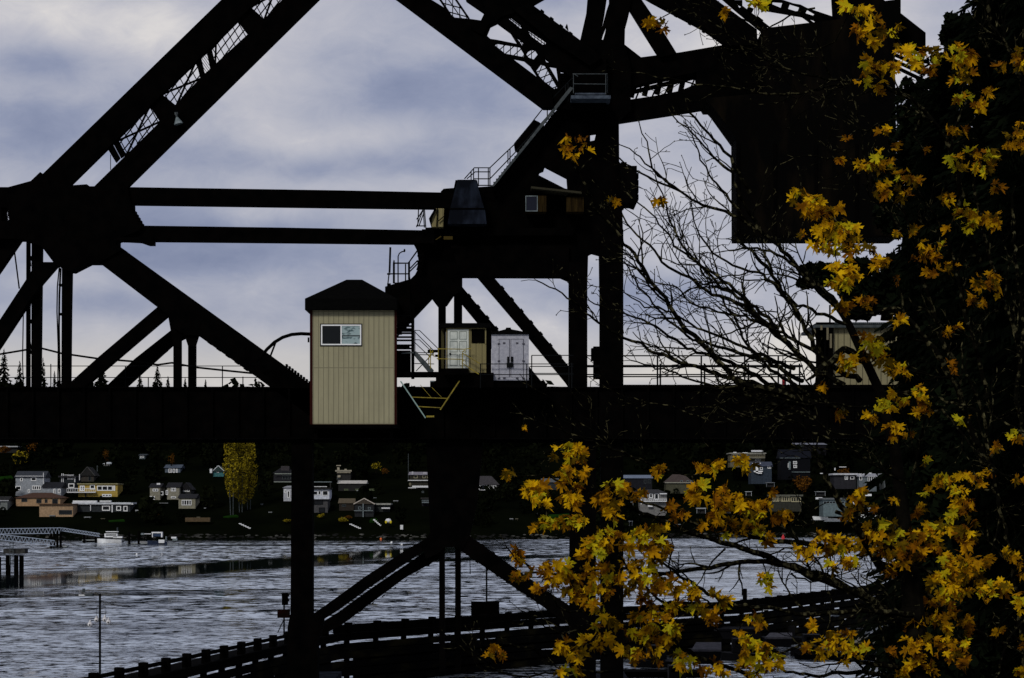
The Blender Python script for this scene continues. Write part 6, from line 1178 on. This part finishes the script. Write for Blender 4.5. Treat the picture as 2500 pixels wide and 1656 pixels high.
 (2490,1465,8,16,2,'g'),(2485,1490,8,8,1,'g'),(2492,1645,14,12,3,'g'),(1868,1418,14,12,3,'o'),(1872,1435,12,10,2,'o'),(1858,1410,8,5,1,'a'),(1208,1585,9,8,2,'b'),(1220,1600,10,6,1,'b'),(1198,1608,8,6,1,'b'),(1225,1605,8,5,1,'a'),(1500,482+14,14,6,2,'b'),(1612,495,10,6,2,'b'),(1280,1045,4,4,1,'b'),(2495,1410,6,6,1,'a')]
for _ in range(46):
    CL.append((rl.uniform(2130, 2500), rl.uniform(120, 1640), rl.uniform(5,16), rl.uniform(5,12), rl.choice((1,1,2)), rl.choice('gaobb')))
MIX = {'g': (0,0,0,2,1,1,4), 'a': (1,1,0,3,1,4,0), 'o': (2,2,0,2,1,4), 'b': (3,1,3,1,3,4)}
for cx_, cy_, rx_, ry_, n_, kd in CL:
    # twig from the nearest branch
    best = min(LIMB_PTS, key=lambda s: math.hypot(s[0]-cx_, s[1]-cy_)); dd = math.hypot(best[0]-cx_, best[1]-cy_); d = best[2]
    if dd > 8:
        pts = []; nn = max(3, int(dd/14)); bend = rl.uniform(-.18, .18)
        for i in range(nn+1):
            f = i/nn; o = math.sin(f*math.pi)*bend*dd; pts.append((best[0]+(cx_-best[0])*f - (cy_-best[1])/dd*o, best[1]+(cy_-best[1])*f + (cx_-best[0])/dd*o, d-.1*f))
        GB.tube([P(*p) for p in pts], [max(.7, 1.8-1.0*i/nn)*d/F for i in range(nn+1)], 4)
        LIMB_PTS.extend([(a, b_, c_, 1.5) for a, b_, c_ in pts[1:]])
    base = rl.uniform(math.pi*.75, math.pi*1.25)
    for _ in range(int(n_*2.1+.9)):
        s = rl.uniform(15, 36) if n_ > 1 else rl.uniform(20, 32)
        s = min(s, 1.7*max(rx_, ry_)+8)
        ox, oy = rl.uniform(-1, 1)*rx_*.85, rl.uniform(-1, 1)*ry_*.85
        leaf(LV, cx_+ox, cy_+oy-s*.3, d-.1+rl.gauss(0, .08), s, rl.choice(MIX[kd]), rl, base+rl.gauss(0, .6)); NL += 1
GB.build('branches', 'bark', maple)
LV.build('leaves', ['leafg','leafa','leafo','leafb','leafd'], maple)
# ---------------------------------------------------------------- dark evergreens at the right
def big_conifer(px, ytop, ybase, wpx, D, label, rg, nl, name='conifer_tree', ragged=.35, start=.02, sprays=15):
    top, base = P(px, ytop, D), P(px, ybase, D); h = top.z-base.z; w_ = wpx*D/F
    t_ = thing(name, base, label, 'tree')
    MB().tube([base-Vector((0,0,1)), top], [.32,.04], 8).build('trunk', 'barkd', t_)
    m_ = MB()
    for i in range(nl):
        f = start + (1-start)*rg.random(); z_ = base.z+h*f; r_ = w_*min(1, (1-f)**.7*1.25)*rg.uniform(1-ragged, 1.1)+.15
        a = rg.uniform(0, 6.28); d = Vector((math.cos(a), math.sin(a), 0)); sdv = Vector((-d.y, d.x, 0)); c = Vector((base.x, D, z_)); droop = rg.uniform(.15, .5)
        ns = sprays; prev = None
        for j in range(ns):
            g_ = (j+.6)/ns; p = c + d*r_*g_ - Vector((0,0,droop*r_*g_*g_))
            for sg in (-1, 1):
                L_ = r_*.30*(1.15-g_)*rg.uniform(.6,1.2)+.12; e = p + (sdv*sg*.8 + d*.6 - Vector((0,0,rg.uniform(.2,.9))))*L_; wv = (d*.5+Vector((0,0,.35)))*L_*.24; k = len(m_.v)
                m_.v += [p, p+(e-p)*.55+wv, e, p+(e-p)*.5-wv]; m_.face([k,k+1,k+2,k+3])
        k = len(m_.v); e = c+d*r_-Vector((0,0,droop*r_)); m_.v += [c+sdv*.03, e, c-sdv*.03]; m_.face([k,k+1,k+2])
    m_.build('foliage', 'needle', t_); return t_
rc = random.Random(21)
big_conifer(2475, -500, 1900, 262, 34, 'tall dark conifer filling the upper right edge behind the maple', rc, 1500)
big_conifer(2310, 120, 1900, 225, 38, 'dark conifer right of the counterweight behind the maple trunk', rc, 900, ragged=.45)
big_conifer(2560, -300, 1900, 250, 30, 'dark conifer cut by the right photo edge', rc, 1000)
def dark_shrub(cx, cy, rx, ry, D, label, n=2600, s=.11):
    c = P(cx, cy, D); t_ = thing('evergreen_shrub', P(cx, cy+ry, D), label, 'shrub'); m_ = MB(); q = D/F
    for _ in range(26):
        leafball(m_, c+Vector((rc.uniform(-.75,.75)*rx*q, rc.uniform(-.6,.6)*rx*q, rc.uniform(-.75,.75)*ry*q)), rx*q*.36, rx*q*.36, ry*q*.34, n//26, s, rc)
    m_.build('foliage', 'shrubd', t_); MB().tube([P(cx, cy+ry*1.1, D), c], [.12,.04], 6).build('stem', 'barkd', t_)
for cx, cy, rx, ry, D, lb in ((2380,1480,160,260,32,'black leafy evergreen mass at the lower right'),(2460,1150,190,260,33,'black evergreen mass halfway up the right edge'),(2330,1010,90,130,36,'dark evergreen clump right of the olive building'),(2245,870,60,80,39,'evergreen clump covering the end of the olive building'),(2165,700,110,75,40,'evergreen spray below the counterweight corner'),(2010,672,55,26,41,'small evergreen tuft left of the yellow leaves under the counterweight'),
                           (2420,760,140,200,35,'dark evergreen mass behind the upper right stems'),(2320,1640,170,90,30,'lowest dark bush at the lower right corner'),(2290,1240,90,110,37,'dark clump behind the maple trunk'),(2262,300,80,165,39,'dark evergreen top right beside the counterweight'),(2215,500,75,110,40,'dark evergreen hump behind the right counterweight edge'),(2345,110,40,80,41,'thin sparse evergreen top in the upper right corner sky')):
    dark_shrub(cx, cy, rx, ry, D, lb, n=int(2600*max(1, rx*ry/14000)), s=.12 if rx > 80 else .08)
